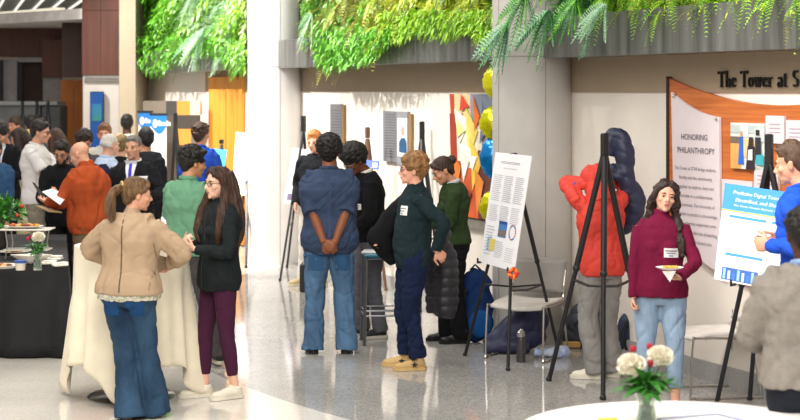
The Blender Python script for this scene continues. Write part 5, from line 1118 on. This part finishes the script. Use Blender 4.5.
tag(o, 'cream tablecloth draped over the tall cocktail table with pointed hanging corners', 'tablecloth')
def wineglass(loc, label, k=1.0, nm='wine_glass'):
    t = thing(nm, label, 'glass', loc); g = mat('#dfe6ea', .05, trans=.85, var=0)
    MB().lathe([(.028*k, 0), (.027*k, .004), (.004, .008), (.004, .07*k), (.02*k, .09*k), (.034*k, .12*k), (.03*k, .165*k), (.028*k, .165*k), (.031*k, .12*k), (.01*k, .085*k)], (0, 0, 0), 18).build('glass', g, t); return t
wineglass(PP(166, 144, 1.075), 'small clear glass on the cream cocktail table in front of the green polo', .8)
# --- buffet table with black cloth
fz = .745; fr = PP(67.5, 124.5, 0); bk = V((fr.x-.58, fr.y+2.9, 0))
t = thing('buffet_table', 'long buffet table under a black cloth running back along the left edge', 'table', (fr.x-.9, fr.y+.2, 0))
for x, y in ((fr.x-.1, fr.y+.12), (fr.x-1.7, fr.y+.12), (bk.x-.1, bk.y-.1), (bk.x-1.7, bk.y-.1)): xfree(t, MB().tube([(x, y, 0), (x, y, .7)], .018, 8), 'leg', mat('#55565a', .4, .8))
pl = [V((fr.x-.03, fr.y+.03, .705)), V((bk.x-.03, bk.y-.03, .705)), V((bk.x-1.8, bk.y-.03, .705)), V((fr.x-1.8, fr.y+.03, .705))]; xfree(t, MB().slab(pl, V((0, 0, 1)), .03), 'tabletop', mat('#9a8060', .5), smooth=False)
# cloth: outline with folds
def drape(corners, ztop, zbot, seg=.035, amp=.02, rnd=5):
    out = []
    n_ = len(corners)
    for i in range(n_):
        a, b = V(corners[i]), V(corners[(i+1) % n_]); L = (b-a).length; k = max(2, int(L/seg)); nr = V(((b-a).y, -(b-a).x, 0)).normalized()
        for j in range(k): out.append((a.lerp(b, j/k), nr, L*j/k+i*7.3))
    c = sum((V(q) for q in corners), V())/n_; R_ = []
    for z, am, ex in ((ztop, 0, 0), (ztop-.015, .0, .006), (ztop-.15, .3, .01), ((ztop+zbot)/2, .7, .02), (zbot+.1, 1, .035), (zbot, 1.1, .045)):
        ring = []
        for p, nr, s in out:
            f = math.sin(s*17)+.6*math.sin(s*31+2)+.5*math.sin(s*7.3); o_ = nr if (p+nr-c).length > (p-nr-c).length else -nr; q = p+o_*(ex+amp*am*f*.6); ring.append(V((q.x, q.y, z)))
        R_.append(ring)
    mb = MB(); mb.rings([[V((c.x+(p.x-c.x)*.02, c.y+(p.y-c.y)*.02, ztop)) for p, _, _ in out]]+R_, caps=False); return mb
cl = drape([(fr.x, fr.y, 0), (bk.x, bk.y, 0), (bk.x-1.85, bk.y, 0), (fr.x-1.85, fr.y, 0)], fz, .012, amp=.03)
o = cl.build('tablecloth', mat('#121215', .75, var=.15, bump=.15, bs=80)); so = o.modifiers.new('t', 'SOLIDIFY'); so.thickness = .004
tag(o, 'black floor-length tablecloth over the buffet table at the left', 'tablecloth')
TZ = fz+.004
def TP(px, py): return FLz(px, py, TZ)
def FLz(px, py, z): Y = F*(H0-z)/(py-HY); return PT(px, py, Y)
def carnation_vase(loc, label, k=1.0, blooms=((-.0, 0, .2, .055, 0),), reds=(), tall=.13, leaves=26, seed=1, r=.034):
    t = thing('flower_vase', label, 'vase of flowers', loc); rg = random.Random(seed)
    MB().lathe([(r*.95, 0), (r, .006), (r*.86, tall*.4), (r*.74, tall*.7), (r*1.12, tall), (r*1.05, tall), (r*.68, tall*.7), (r*.8, tall*.4), (r*.9, .012), (.002, .01)], (0, 0, 0), 24).build('glass_vase', mat('#dce8dc', .04, trans=.9, var=0), t)
    MB().lathe([(r*.76, .012), (r*.76, tall*.4), (r*.66, tall*.62), (.002, tall*.62)], (0, 0, 0), 20).build('water', mat('#e6efe4', .02, trans=.95, var=0), t)
    st = MB()
    for (x, y, z, rr, _) in list(blooms)+[(a, b, c, .01, 0) for a, b, c in reds]: st.tube([(x*.1, y*.1, .02), (x*.25, y*.25, tall), (x, y, z-rr*.5)], .0035, 6)
    for i in range(7): a = rg.uniform(0, 6.28); st.tube([(math.cos(a)*r*.5, math.sin(a)*r*.5, .02), (-math.cos(a)*r*.5, -math.sin(a)*r*.5, tall*.95)], .004, 6)
    st.build('stems', leafm('#2f6a26', '#4f8a38'), t)
    for (x, y, z, rr, _) in blooms:
        vs = []; fs = []
        for i in range(230):
            ph = math.acos(1-1.75*(i+.5)/230); th = i*2.39996; d = V((math.sin(ph)*math.cos(th), math.sin(ph)*math.sin(th), math.cos(ph))); c = V((x, y, z))+V((d.x*rr, d.y*rr, d.z*rr*.82))*rg.uniform(.72, .95)
            sd = d.cross(V((rg.gauss(0, 1), rg.gauss(0, 1), rg.gauss(0, 1)))).normalized(); w_ = rr*.26; e_ = d*rr*.28+V((0, 0, rr*.05)); q = len(vs); vs += [c-e_*.7-sd*w_*.3, c-e_*.7+sd*w_*.3, c+e_*.5+sd*w_+d.cross(sd)*w_*.3, c+e_*.8, c+e_*.5-sd*w_-d.cross(sd)*w_*.3]; fs.append((q, q+1, q+2, q+3, q+4))
        m2 = MB(); m2.add(vs, fs); m2.ell((x, y, z-rr*.08), (rr*.72, rr*.72, rr*.6), None, 16, 10); m2.build('white_carnation', mat('#efe9d8', .8, var=.06), t)
    for x, y, z in reds:
        m2 = MB()
        for k2 in range(6): a = k2*1.05; m2.ell((x+math.cos(a)*.007, y+math.sin(a)*.007, z), (.007, .007, .013), None, 8, 6)
        m2.ell((x, y, z-.012), (.008, .008, .012), None, 8, 6); m2.build('red_bud', mat('#a8142a', .6), t)
    vs = []; fs = []
    for i in range(leaves*3):
        a = rg.uniform(0, 6.28); el = rg.uniform(.1, .9); d = V((math.cos(a)*math.cos(el), math.sin(a)*math.cos(el), math.sin(el))).normalized(); b = V((d.x*.02, d.y*.02, tall*rg.uniform(.75, 1.2)+.02)); L = rg.uniform(.05, .13)*k; sd = d.cross(V((0, 0, 1))).normalized(); q = len(vs); w_ = L*.13
        vs += [b, b+d*L*.4+sd*w_+V((0, 0, .008)), b+d*L-V((0, 0, L*.25)), b+d*L*.4-sd*w_+V((0, 0, .008))]; fs.append((q, q+1, q+2, q+3))
    m2 = MB(); m2.add(vs, fs); o = m2.build('leaves', leafm('#1f5a1e', '#4f9a3a'), t, smooth=False); return t
carnation_vase(TP(37.5, 270), 'small glass vase with a white carnation and red buds on the black buffet cloth', 1.0, blooms=((.01, -.01, .255, .047, 0),), reds=((-.075, 0, .245), (-.05, .03, .26), (-.028, -.01, .262)), tall=.13, leaves=22)
# big green bouquet at the left edge
bq = thing('flower_bouquet', 'large leafy green bouquet in a dark vase at the left edge of the buffet', 'bouquet', FLz(-8, 262, TZ)+V((-.14, .9, 0)))
MB().lathe([(.05, 0), (.07, .06), (.05, .16), (.06, .2)], (0, 0, 0), 20).build('vase', mat('#2a2420', .3), bq)
rgb = random.Random(3); vs = []; fs = []
for i in range(420):
    a = rgb.uniform(0, 6.28); el = rgb.uniform(-.3, 1.3); rr = rgb.uniform(.05, .20); d = V((math.cos(a)*math.cos(el), math.sin(a)*math.cos(el), math.sin(el)*.9)); b = V((0, 0, .30))+d*rr; dd = (d+V((rgb.gauss(0, .4), rgb.gauss(0, .4), rgb.gauss(0, .4)))).normalized(); L = rgb.uniform(.04, .075); sd = dd.cross(V((rgb.gauss(0, .5), rgb.gauss(0, .5), 1))).normalized()*L*.3; q = len(vs); vs += [b, b+dd*L*.5+sd, b+dd*L, b+dd*L*.5-sd]; fs.append((q, q+1, q+2, q+3))
m2 = MB(); m2.add(vs, fs); m2.build('foliage', leafm('#1d5a18', '#4c9a2e'), bq, smooth=False)
m2 = MB()
for i in range(24): a = rgb.uniform(0, 6.28); m2.tube([(0, 0, .15), (math.cos(a)*.1, math.sin(a)*.1, .35+rgb.uniform(0, .1))], .004, 5)
m2.build('stems', leafm('#2f5a1e', '#4f7a38'), bq)
for i in range(3): MB().ell((.12+.04*i, -.08, .24+.08*i), .018, None, 10, 8).build('red_flower', mat('#c2442a', .6), bq)
# two tier stand and dishes
CER = mat('#d9d3c8', .3, var=.03); FOOD = [mat('#b5532a', .7), mat('#d29a3c', .7), mat('#7a3a22', .7), mat('#c8a86a', .7)]
s0 = FLz(18, 262, TZ); sd_t = thing('tiered_stand', 'two tier white serving stand with snacks on the buffet', 'serving stand', s0+V((0, .35, 0)))
for x in (-.16, .16):
    for y in (-.1, .1): MB().tube([(x, y, 0), (x*.9, y, .12), (x, y, .235)], .006, 6).build('leg', mat('#b9b4ac', .3, .8), sd_t)
MB().box((0, 0, .24), (.42, .26, .012), bev=.005).build('tray', CER, sd_t); MB().box((0, 0, .07), (.38, .22, .012), bev=.005).build('tray', CER, sd_t)
tr = thing('serving_platter', 'white platter of reddish snacks on top of the two tier stand', 'platter', s0+V((-.03, .35, .247)))
MB().lathe([(.1, 0), (.17, .02), (.165, .022), (.1, .006)], (0, 0, 0), 28, sy=.6).build('dish', CER, tr)
for k in range(14): a = k*2.4; rr = .02+.1*math.sqrt(k/14); MB().ell((rr*math.cos(a), rr*.5*math.sin(a), .025), (.022, .018, .014), None, 8, 6).build('snack', FOOD[k % 4], tr)
for lab, px, py, c in [('white oval dish at the left edge of the buffet front', 3, 268, 2), ('square white dish with yellow food behind the small vase', 14, 254, 1)]:
    d0 = TP(px, py); d_ = thing('serving_dish', lab, 'dish', d0); MB().lathe([(.08, 0), (.13, .025), (.125, .027), (.075, .006)], (0, 0, 0), 28, sx=1.1).build('dish', CER, d_)
    for k in range(6): MB().ell((.05*math.cos(k), .05*math.sin(k), .022), (.025, .02, .012), None, 8, 6).build('snack', FOOD[(k+c) % 4], d_)
bo = thing('serving_bowl', 'wide white angular bowl between the tiered stand and the small vase', 'bowl', TP(26, 266)+V((0, .2, 0))); MB().lathe([(.06, 0), (.17, .07), (.165, .072), (.055, .008)], (0, 0, 0), 4, sy=.7).build('bowl', CER, bo, smooth=False)
cu_ = thing('paper_cup', 'short cup with a blue band on the buffet beside the small vase', 'cup', TP(20.5, 270)); MB().lathe([(.036, 0), (.042, .055)], (0, 0, 0), 20).build('cup_body', mat('#cfc6b6', .5, var=.1), cu_); MB().lathe([(.0425, .055), (.046, .066), (.05, .075), (.046, .075)], (0, 0, 0), 20).build('blue_rim', mat('#2450a8', .4), cu_)
for i, (px, py, rz, lab) in enumerate([(49, 264, .3, 'folded white napkin on the buffet corner, left one of the overlapping heap'), (55, 261.5, -.2, 'folded white napkin topmost on the heap at the buffet corner'), (60, 266, .5, 'folded white napkin nearest the corner of the black table')]):
    nk_ = MB().box((0, 0, .012), (.12, .08, .022), rz, bev=.008).box((.01, .0, .026+.006*(i == 1)), (.10, .06, .012), rz+.3, bev=.004); o = nk_.build('napkin', mat('#ece6dc', .9)); o.location = TP(px, py)+V((0, 0, .012*(i == 1))); tag(o, lab, 'napkin', 'napkins on the buffet corner')
# papers held by the orange fleece man
def sheet(nm, lab, cat, pts, m, th=.004, n=(0, 0, 1)): t_ = MB().slab(pts, V(n), th).build(nm, m, None, smooth=False); tag(t_, lab, cat); return t_
a0 = PT(50, 191, 15.4)
sheet('paper_sheet', 'white sheet of paper held up by the man in the orange fleece', 'paper', [PT(42, 192, 15.7), PT(52, 189, 16.0), PT(68, 196, 15.9), PT(60, 205, 15.5)], PAPER)
sheet('clipboard', 'brown clipboard with white papers held low in front of the orange fleece', 'clipboard', [PT(35, 206, 15.9), PT(48, 212, 15.6), PT(62, 213, 15.6), PT(50, 209, 16.2)], mat('#a58a5e', .6), .01)
sheet('brochure', 'dark printed brochure held open beside the white polo shirt', 'brochure', [PT(32, 182, 16.4), PT(35, 183, 16.2), PT(48, 202, 16.1), PT(44, 203, 16.3)], mat('#4b4038', .5, var=.5, vs=20), .006, (0, 1, 0))
# --- round foreground table with white cloth
rc = V((1.18, 6.98, 0)); t = thing('round_table', 'round banquet table under a white cloth at the bottom right', 'table', rc)
MB().lathe([(.68, .71), (.69, .72), (.69, .735), (.68, .74)], (0, 0, 0), 64).build('tabletop', mat('#9a8060', .5), t)
for a in (.7, 2.3, 3.9, 5.5): MB().tube([(math.cos(a)*.5, math.sin(a)*.5, .71), (math.cos(a)*.55, math.sin(a)*.55, 0)], .016, 8).build('leg', mat('#55565a', .4, .8), t)
n = 128; rr_ = [[V((q*math.cos(2*PI*i/n), q*math.sin(2*PI*i/n), .748)) for i in range(n)] for q in (.02, .35, .69)]
for j in range(1, 12):
    u = j/11; rr_.append([V(((.70+.05*u+.03*u*math.sin(14*2*PI*i/n)+.02*u*math.sin(2*PI*i/n*9+1))*math.cos(2*PI*i/n), (.70+.05*u+.03*u*math.sin(14*2*PI*i/n))*math.sin(2*PI*i/n), .745-.7*u)) for i in range(n)])
mb = MB(); mb.rings(rr_, caps=False); o = mb.build('tablecloth', mat('#ece9e4', .8, var=.02)); o.location = rc; so = o.modifiers.new('t', 'SOLIDIFY'); so.thickness = .003; tag(o, 'white tablecloth on the round table at the bottom right', 'tablecloth')
vz = .752; carnation_vase(V(((646.5-400)*7.02/F, 7.02, vz)), 'narrow glass vase with two white carnations and red buds on the white foreground table', 1.35,
    blooms=((-.062, 0, .258, .056, 0), (.060, .02, .292, .052, 0)), reds=((-.052, .03, .325), (.018, .0, .273), (.018, .03, .335)), tall=.150, leaves=44, seed=4, r=.045)
pa = FLz(648, 419, vz); sheet('table_card', 'white paper card with a blue border lying on the foreground table', 'card', [FLz(655, 418.5, vz), FLz(718, 413.6, vz), FLz(748, 421, vz), FLz(690, 430, vz)], PAPER, .003)
def strip(p, q, w_, m, z=vz+.004):
    a, b = FLz(*p, z), FLz(*q, z); d = (b-a).normalized(); s = V((-d.y, d.x, 0))*w_/2; return [a-s, b-s, b+s, a+s]
bd = bpy.data.objects[-1] if 0 else None
card = [o for o in bpy.data.objects if o.name.startswith('table_card')][0]
for p, q in (((657, 419), (717, 414.2)), ((717, 414.2), (746, 421))): MB().slab(strip(p, q, .012, None), V((0, 0, 1)), .001).build('blue_border', mat('#2f4f9c', .6), card, smooth=False)
sheet('yellow_napkin', 'yellow folded napkin at the bottom edge on the foreground table', 'napkin', [FLz(598, 419.5, vz), FLz(616, 418.8, vz), FLz(622, 426, vz), FLz(596, 427, vz)], mat('#e6c23a', .8), .006)
# plate held by the burgundy woman
pc = PT(669.5, 269.5, 10.98); t = thing('paper_plate', 'small white plate with yellow snacks held by the woman in burgundy', 'plate', pc)
MB().lathe([(.05, 0), (.088, .014), (.09, .016), (.05, .004)], (0, 0, 0), 28).build('dish', mat('#eceae6', .5), t)
for k in range(5): MB().ell((-.03+.018*k, .01*(k % 2), .016), (.016, .014, .010), None, 8, 6).build('snack', mat('#d8b24a', .7), t)
sheet('napkin', 'white napkin hanging under the small plate of the woman in burgundy', 'napkin', [PT(662, 271, 10.95), PT(676, 271, 10.9), PT(670, 282, 10.92)], mat('#f0eeea', .8), .006, (0, 1, 0))
wineglass(PT(144.2, 197, 16.55), 'drinking glass held by the man in the suit', 1.1, 'drinking_glass')
ph_ = MB().box((0, 0, 0), (.012, .15, .075), 0, M.Rotation(.2, 3, 'Z'), bev=.004).build('smartphone', mat('#1a1b20', .25)); ph_.location = PT(438, 216, 14.38); ph_.rotation_euler = (.1, 1.1, 0); tag(ph_, 'dark smartphone held by the woman in the olive sweater', 'phone')

# --- chairs
CHR = mat('#b9b4ae', .25, .9, var=.03)
def sled_chair(label, loc, rz, seatm, backm, mesh=False, group=None):
    t = thing('visitor_chair', label, 'chair', loc, rz, group)
    # seat: curved pan
    mb = MB(); R_ = []
    for j in range(9):
        v = -1+2*j/8; row = []
        for i in range(9): u = -1+2*i/8; row.append(V((u*.23*(1-.06*max(0, v)), v*.215, .44+.018*abs(u)**2*(1 if 1 else 0)-.03*max(0, v)**2+.012*max(0, -v)**2)))
        R_.append(row)
    vs = [p for r in R_ for p in r]; fs = [(j*9+i, j*9+i+1, (j+1)*9+i+1, (j+1)*9+i) for j in range(8) for i in range(8)]; mb.add(vs, fs); o = mb.build('seat', seatm, t); s_ = o.modifiers.new('t', 'SOLIDIFY'); s_.thickness = .02; s_.offset = -1
    mb = MB(); vs = []
    for j in range(9):
        v = j/8
        for i in range(9): u = -1+2*i/8; vs.append(V((u*.225*(1-.05*v), -.215-.03-.10*v+.035*(1-u*u)*-1+.02, .50+.25*v)))
    mb.add(vs, fs); o = mb.build('backrest', backm, t); s_ = o.modifiers.new('t', 'SOLIDIFY'); s_.thickness = .008 if mesh else .012
    if mesh:
        MB().tube([V((-.225, -.235, .50)), V((-.214, -.335, .75)), V((0, -.37, .755)), V((.214, -.335, .75)), V((.225, -.235, .50)), V((0, -.27, .50))], .011, 8, closed=True).build('back_frame', mat('#8d8a86', .4), t)
    for sg in (-1, 1):
        P, _ = smoothpath([(sg*.225, -.235, .56), (sg*.228, -.19, .43), (sg*.235, .17, .425), (sg*.245, .215, .40), (sg*.25, .235, .04), (sg*.25, .20, .012), (sg*.25, -.24, .012), (sg*.25, -.27, .04), (sg*.228, -.21, .40)], [1]*9, 5)
        MB().tube(P, .0085, 8).build('sled_frame', CHR, t)
        for y in (.17, -.22): MB().box((sg*.25, y, .006), (.024, .05, .012), bev=.003).build('glide', mat('#8c8780', .6), t)
        MB().tube([(sg*.225, -.235, .52), (sg*.218, -.30, .68)], .010, 8).build('back_support', CHR, t)
    MB().tube([(-.232, .12, .42), (.232, .12, .42)], .008, 8).build('cross_rail', CHR, t); return t
sled_chair('light grey visitor chair with a mesh back behind the white research poster easel', PP(526, 124), math.radians(152), mat('#cfcbc4', .5), mat('#8b8782', .7, var=.05, alpha=.6), True)
sled_chair('white visitor chair with sled legs behind the burgundy woman, facing left', PP(712, 141), math.radians(98), mat('#e3dfda', .4), mat('#d9d5d0', .4))
# bar-height stool with teal seat
sl_ = PP(384, 117.5); t = thing('bar_stool', 'tall grey metal stool with a teal seat between the two men at the centre', 'stool', sl_, math.radians(6))
SM = mat('#77797c', .35, .8)
MB().box((0, 0, .755), (.36, .34, .035), bev=.012).build('seat', mat('#1f6f86', .4), t)
MB().box((0, 0, .73), (.33, .31, .02), bev=.008).build('seat_frame', SM, t)
for i, (x, y) in enumerate(((-.17, -.16), (.17, -.16), (.17, .16), (-.17, .16))): MB().tube([(x, y, .735), (x*1.06, y*1.06, .0)], .015, 8).build('leg', SM, t)
for z, r in ((.25, .008), (.29, .006)):
    MB().tube([(-.178, -.17, z), (.178, -.17, z), (.178, .17, z), (-.178, .17, z)], r, 8, closed=True).build('foot_rail', mat('#a9abae', .3, .9), t)
sheet('paper_sheet', 'white papers lying on the teal stool', 'paper', [V((sl_.x-.19, sl_.y-.16, .776)), V((sl_.x+.08, sl_.y-.17, .776)), V((sl_.x+.1, sl_.y+.1, .776)), V((sl_.x-.17, sl_.y+.12, .776))], PAPER, .008)
cu2 = MB().lathe([(.028, 0), (.034, .06), (.030, .06), (.026, .004)], (0, 0, 0), 16).build('snack_cup', mat('#c99a3c', .5)); cu2.location = (sl_.x+.125, sl_.y-.1, .776); tag(cu2, 'small amber cup on the teal stool', 'cup')

# --- puffer jacket carried behind the ginger person
def blob(name, label, cat, items, m, vox=.012, sm=3, fold=.01, fq=18, quilt=None, parts=(), seed=2, group=None, loc=None):
    loc = V(loc); t = thing(name, label, cat, loc, group=group); mb = MB()
    for it in items:
        if it[0] == 'e': mb.ell(loc+V(it[1]), it[2], it[3] if len(it) > 3 else None, 16, 10)
        else: P, R_ = smoothpath([loc+V(q) for q in it[1]], it[2], 4); mb.tube(P, R_, 14)
    me = remesh(mb, vox, sm); co = getco(me)
    if fold: displace(me, wnoise(co, fq, seed)*fold)
    if quilt: displace(me, quilt[2]*(np.abs(np.sin((co-np.array(loc))@np.array(quilt[0])*PI/quilt[1]))**.55-.5))
    me.transform(M.Translation(-loc)); me.materials.append(m); o = link(quilt and 'shell' or 'body', me, t)
    for nm, mb2, m2 in parts: mb2.build(nm, m2, t)
    return t
NAVYP = mat('#232a44', .5, var=.15); DKP = mat('#24232a', .5, var=.15)
pj = PP(438, 126.5, 0)
blob('puffer_jacket', 'long black puffer jacket hanging behind the back of the ginger haired person', 'jacket', [('t', [(-.02, 0, .98), (.04, -.02, .9), (.065, -.02, .7), (.06, 0, .5), (.05, .01, .36)], [.04, .085, .10, .10, .085]), ('t', [(-.05, .08, .9), (-.02, .06, .7), (-.01, .05, .38)], [.05, .09, .08]), ('t', [(0, .12, 1.0), (.06, .0, 1.02), (.03, -.06, .95)], [.04, .045, .05])], DKP, .010, 3, .008, 16, quilt=((0, 0, 1), .075, .013), loc=pj)
blob('coat', 'black coat held out over the arm of the ginger haired person', 'coat', [('t', [(.20, .06, 1.32), (.02, .0, 1.22), (-.13, -.06, 1.02)], [.075, .085, .07]), ('t', [(-.13, -.06, 1.04), (-.09, -.02, .90), (-.02, 0, .80)], [.07, .08, .05]), ('e', (-.15, -.04, .99), (.09, .09, .10))], cloth('#101114'), .011, 3, .012, 18, loc=PP(397, 127.5, 0))
# navy puffer above the red jacket
nj = PP(614, 132.5, 0)
blob('puffer_jacket', 'navy puffer jacket being pulled on beside the red hooded jacket', 'jacket', [('t', [(-.04, .05, 1.66), (-.01, .04, 1.79), (.05, .03, 1.80), (.085, .02, 1.68), (.09, .02, 1.52), (.12, .02, 1.38)], [.045, .06, .066, .072, .072, .07]), ('t', [(.10, .03, 1.46), (.15, .05, 1.32), (.14, .08, 1.18), (.06, .10, 1.1)], [.07, .09, .09, .06]), ('t', [(.10, 0, 1.54), (.02, .0, 1.50), (-.03, 0, 1.58)], [.06, .05, .03])], NAVYP, .010, 3, .008, 16, quilt=((.3, 0, .95), .085, .008), loc=nj)
# backpacks, jackets and bags on the floor
b1 = PP(475, 117, 0)
blob('backpack', 'bright navy blue backpack leaning at the foot of the grey column beside the olive sweater', 'backpack', [('e', (0, .02, .30), (.16, .11, .26)), ('e', (.0, -.03, .17), (.155, .12, .17)), ('t', [(-.08, .0, .44), (0, .0, .55), (.09, .02, .46)], [.08, .085, .08])], cloth('#16305e', .15), .011, 3, .008, 20, loc=b1,
    parts=[('front_pocket', MB().ell((.04, -.13, .17), (.10, .035, .12), None, 16, 10), cloth('#154a86', .1)), ('strap', MB().tube([(-.12, -.06, .42), (-.19, -.10, .28), (-.15, -.1, .08)], .014, 8), BLK), ('strap', MB().tube([(-.08, -.08, .46), (-.13, -.14, .30), (-.08, -.15, .1)], .012, 8), BLK), ('handle', MB().tube([(-.04, 0, .61), (0, -.02, .66), (.05, 0, .61)], .009, 8), BLK)])
b2 = PP(519, 122, 0)
blob('padded_jacket', 'purple navy jacket heaped on the floor under the mesh chair', 'jacket', [('t', [(-.28, -.02, .05), (-.12, 0, .14), (.04, .02, .26), (.14, .03, .36)], [.055, .10, .11, .09]), ('e', (.0, .05, .12), (.24, .12, .12)), ('e', (.13, .04, .27), (.12, .10, .13)), ('t', [(-.28, -.05, .05), (-.1, -.09, .06), (.08, -.07, .06)], [.05, .055, .05])], mat('#272a4c', .55, var=.15), .012, 3, .016, 16, loc=b2)
b3 = PP(587, 119.5, 0)
blob('backpack', 'dark charcoal backpack with a tan base on the floor left of the grey trousers', 'backpack', [('t', [(-.10, 0, .13), (0, 0, .26), (.07, .03, .38)], [.13, .14, .09]), ('e', (-.02, -.0, .12), (.22, .13, .12)), ('e', (.10, .03, .15), (.13, .12, .15))], mat('#2b2f38', .6, var=.2), .011, 3, .010, 18, loc=b3,
    parts=[('tan_base', MB().box((-.14, -.115, .035), (.15, .03, .055), .05, bev=.01), mat('#b28a4a', .7)), ('front_pocket', MB().ell((-.05, -.135, .22), (.10, .03, .07), M.Rotation(.5, 3, 'Y'), 14, 8), mat('#3a3f49', .6)), ('strap', MB().tube([(.07, -.09, .40), (-.02, -.16, .33), (-.12, -.15, .2)], .012, 8), BLK), ('handle', MB().tube([(.03, 0, .45), (.07, -.02, .49), (.12, .02, .44)], .009, 8), BLK)])
b4 = PP(549, 118, 0)
blob('tote_bag', 'flat black bag between the heaped jacket and the charcoal backpack', 'bag', [('e', (0, .05, .10), (.15, .08, .10))], mat('#1d1d22', .6), .012, 3, .01, loc=b4, parts=[('handle', MB().tube([(-.09, .0, .16), (-.02, -.02, .24), (.07, .0, .17)], .007, 8), BLK)])
blob('plastic_bag', 'crumpled white plastic bag with blue print on the floor before the black bag', 'bag', [('e', (0, -.06, .04), (.15, .06, .045)), ('e', (.09, -.05, .05), (.07, .05, .055))], mat('#c9cdd4', .35, var=.1, col2='#7c98c4', vs=14), .009, 2, .016, 40, loc=PP(551, 124, 0))
wb = thing('water_bottle', 'grey insulated bottle with a chrome lid standing beside the heaped jacket', 'bottle', PP(521, 126.5, 0))
MB().lathe([(.034, 0), (.037, .01), (.037, .16), (.03, .19), (.028, .2)], (0, 0, 0), 24).build('bottle_body', mat('#4a4648', .35, .4), wb); MB().lathe([(.03, .2), (.034, .205), (.034, .235), (.02, .25), (.012, .262)], (0, 0, 0), 24).build('lid', mat('#b9b6b4', .2, .9), wb)
blob('duffel_bag', 'small grey purple bag against the wall behind the easel left of the man in denim', 'bag', [('e', (0, 0, .09), (.13, .08, .09)), ('e', (.07, 0, .15), (.08, .07, .11))], mat('#4b4660', .7), .013, 3, .01, loc=FL(293, 259.5))
bb = thing('black_case', 'small upright black case on the floor beside the jeans of the man in denim', 'case', FL(304, 292)); MB().box((0, 0, .15), (.09, .08, .30), bev=.012).build('case_body', BLK, bb); MB().tube([(-.02, 0, .30), (0, 0, .325), (.02, 0, .30)], .006, 8).build('handle', BLK, bb)
blob('backpack', 'dark blue bag on the floor behind the grey trousers and burgundy sweater', 'backpack', [('e', (0, 0, .18), (.13, .10, .19))], mat('#20304a', .6, var=.2), .012, 3, .01, loc=PP(632, 123.5, 0), parts=[('strap', MB().tube([(-.05, -.09, .3), (-.1, -.11, .2), (-.06, -.1, .06)], .012, 8), BLK)])
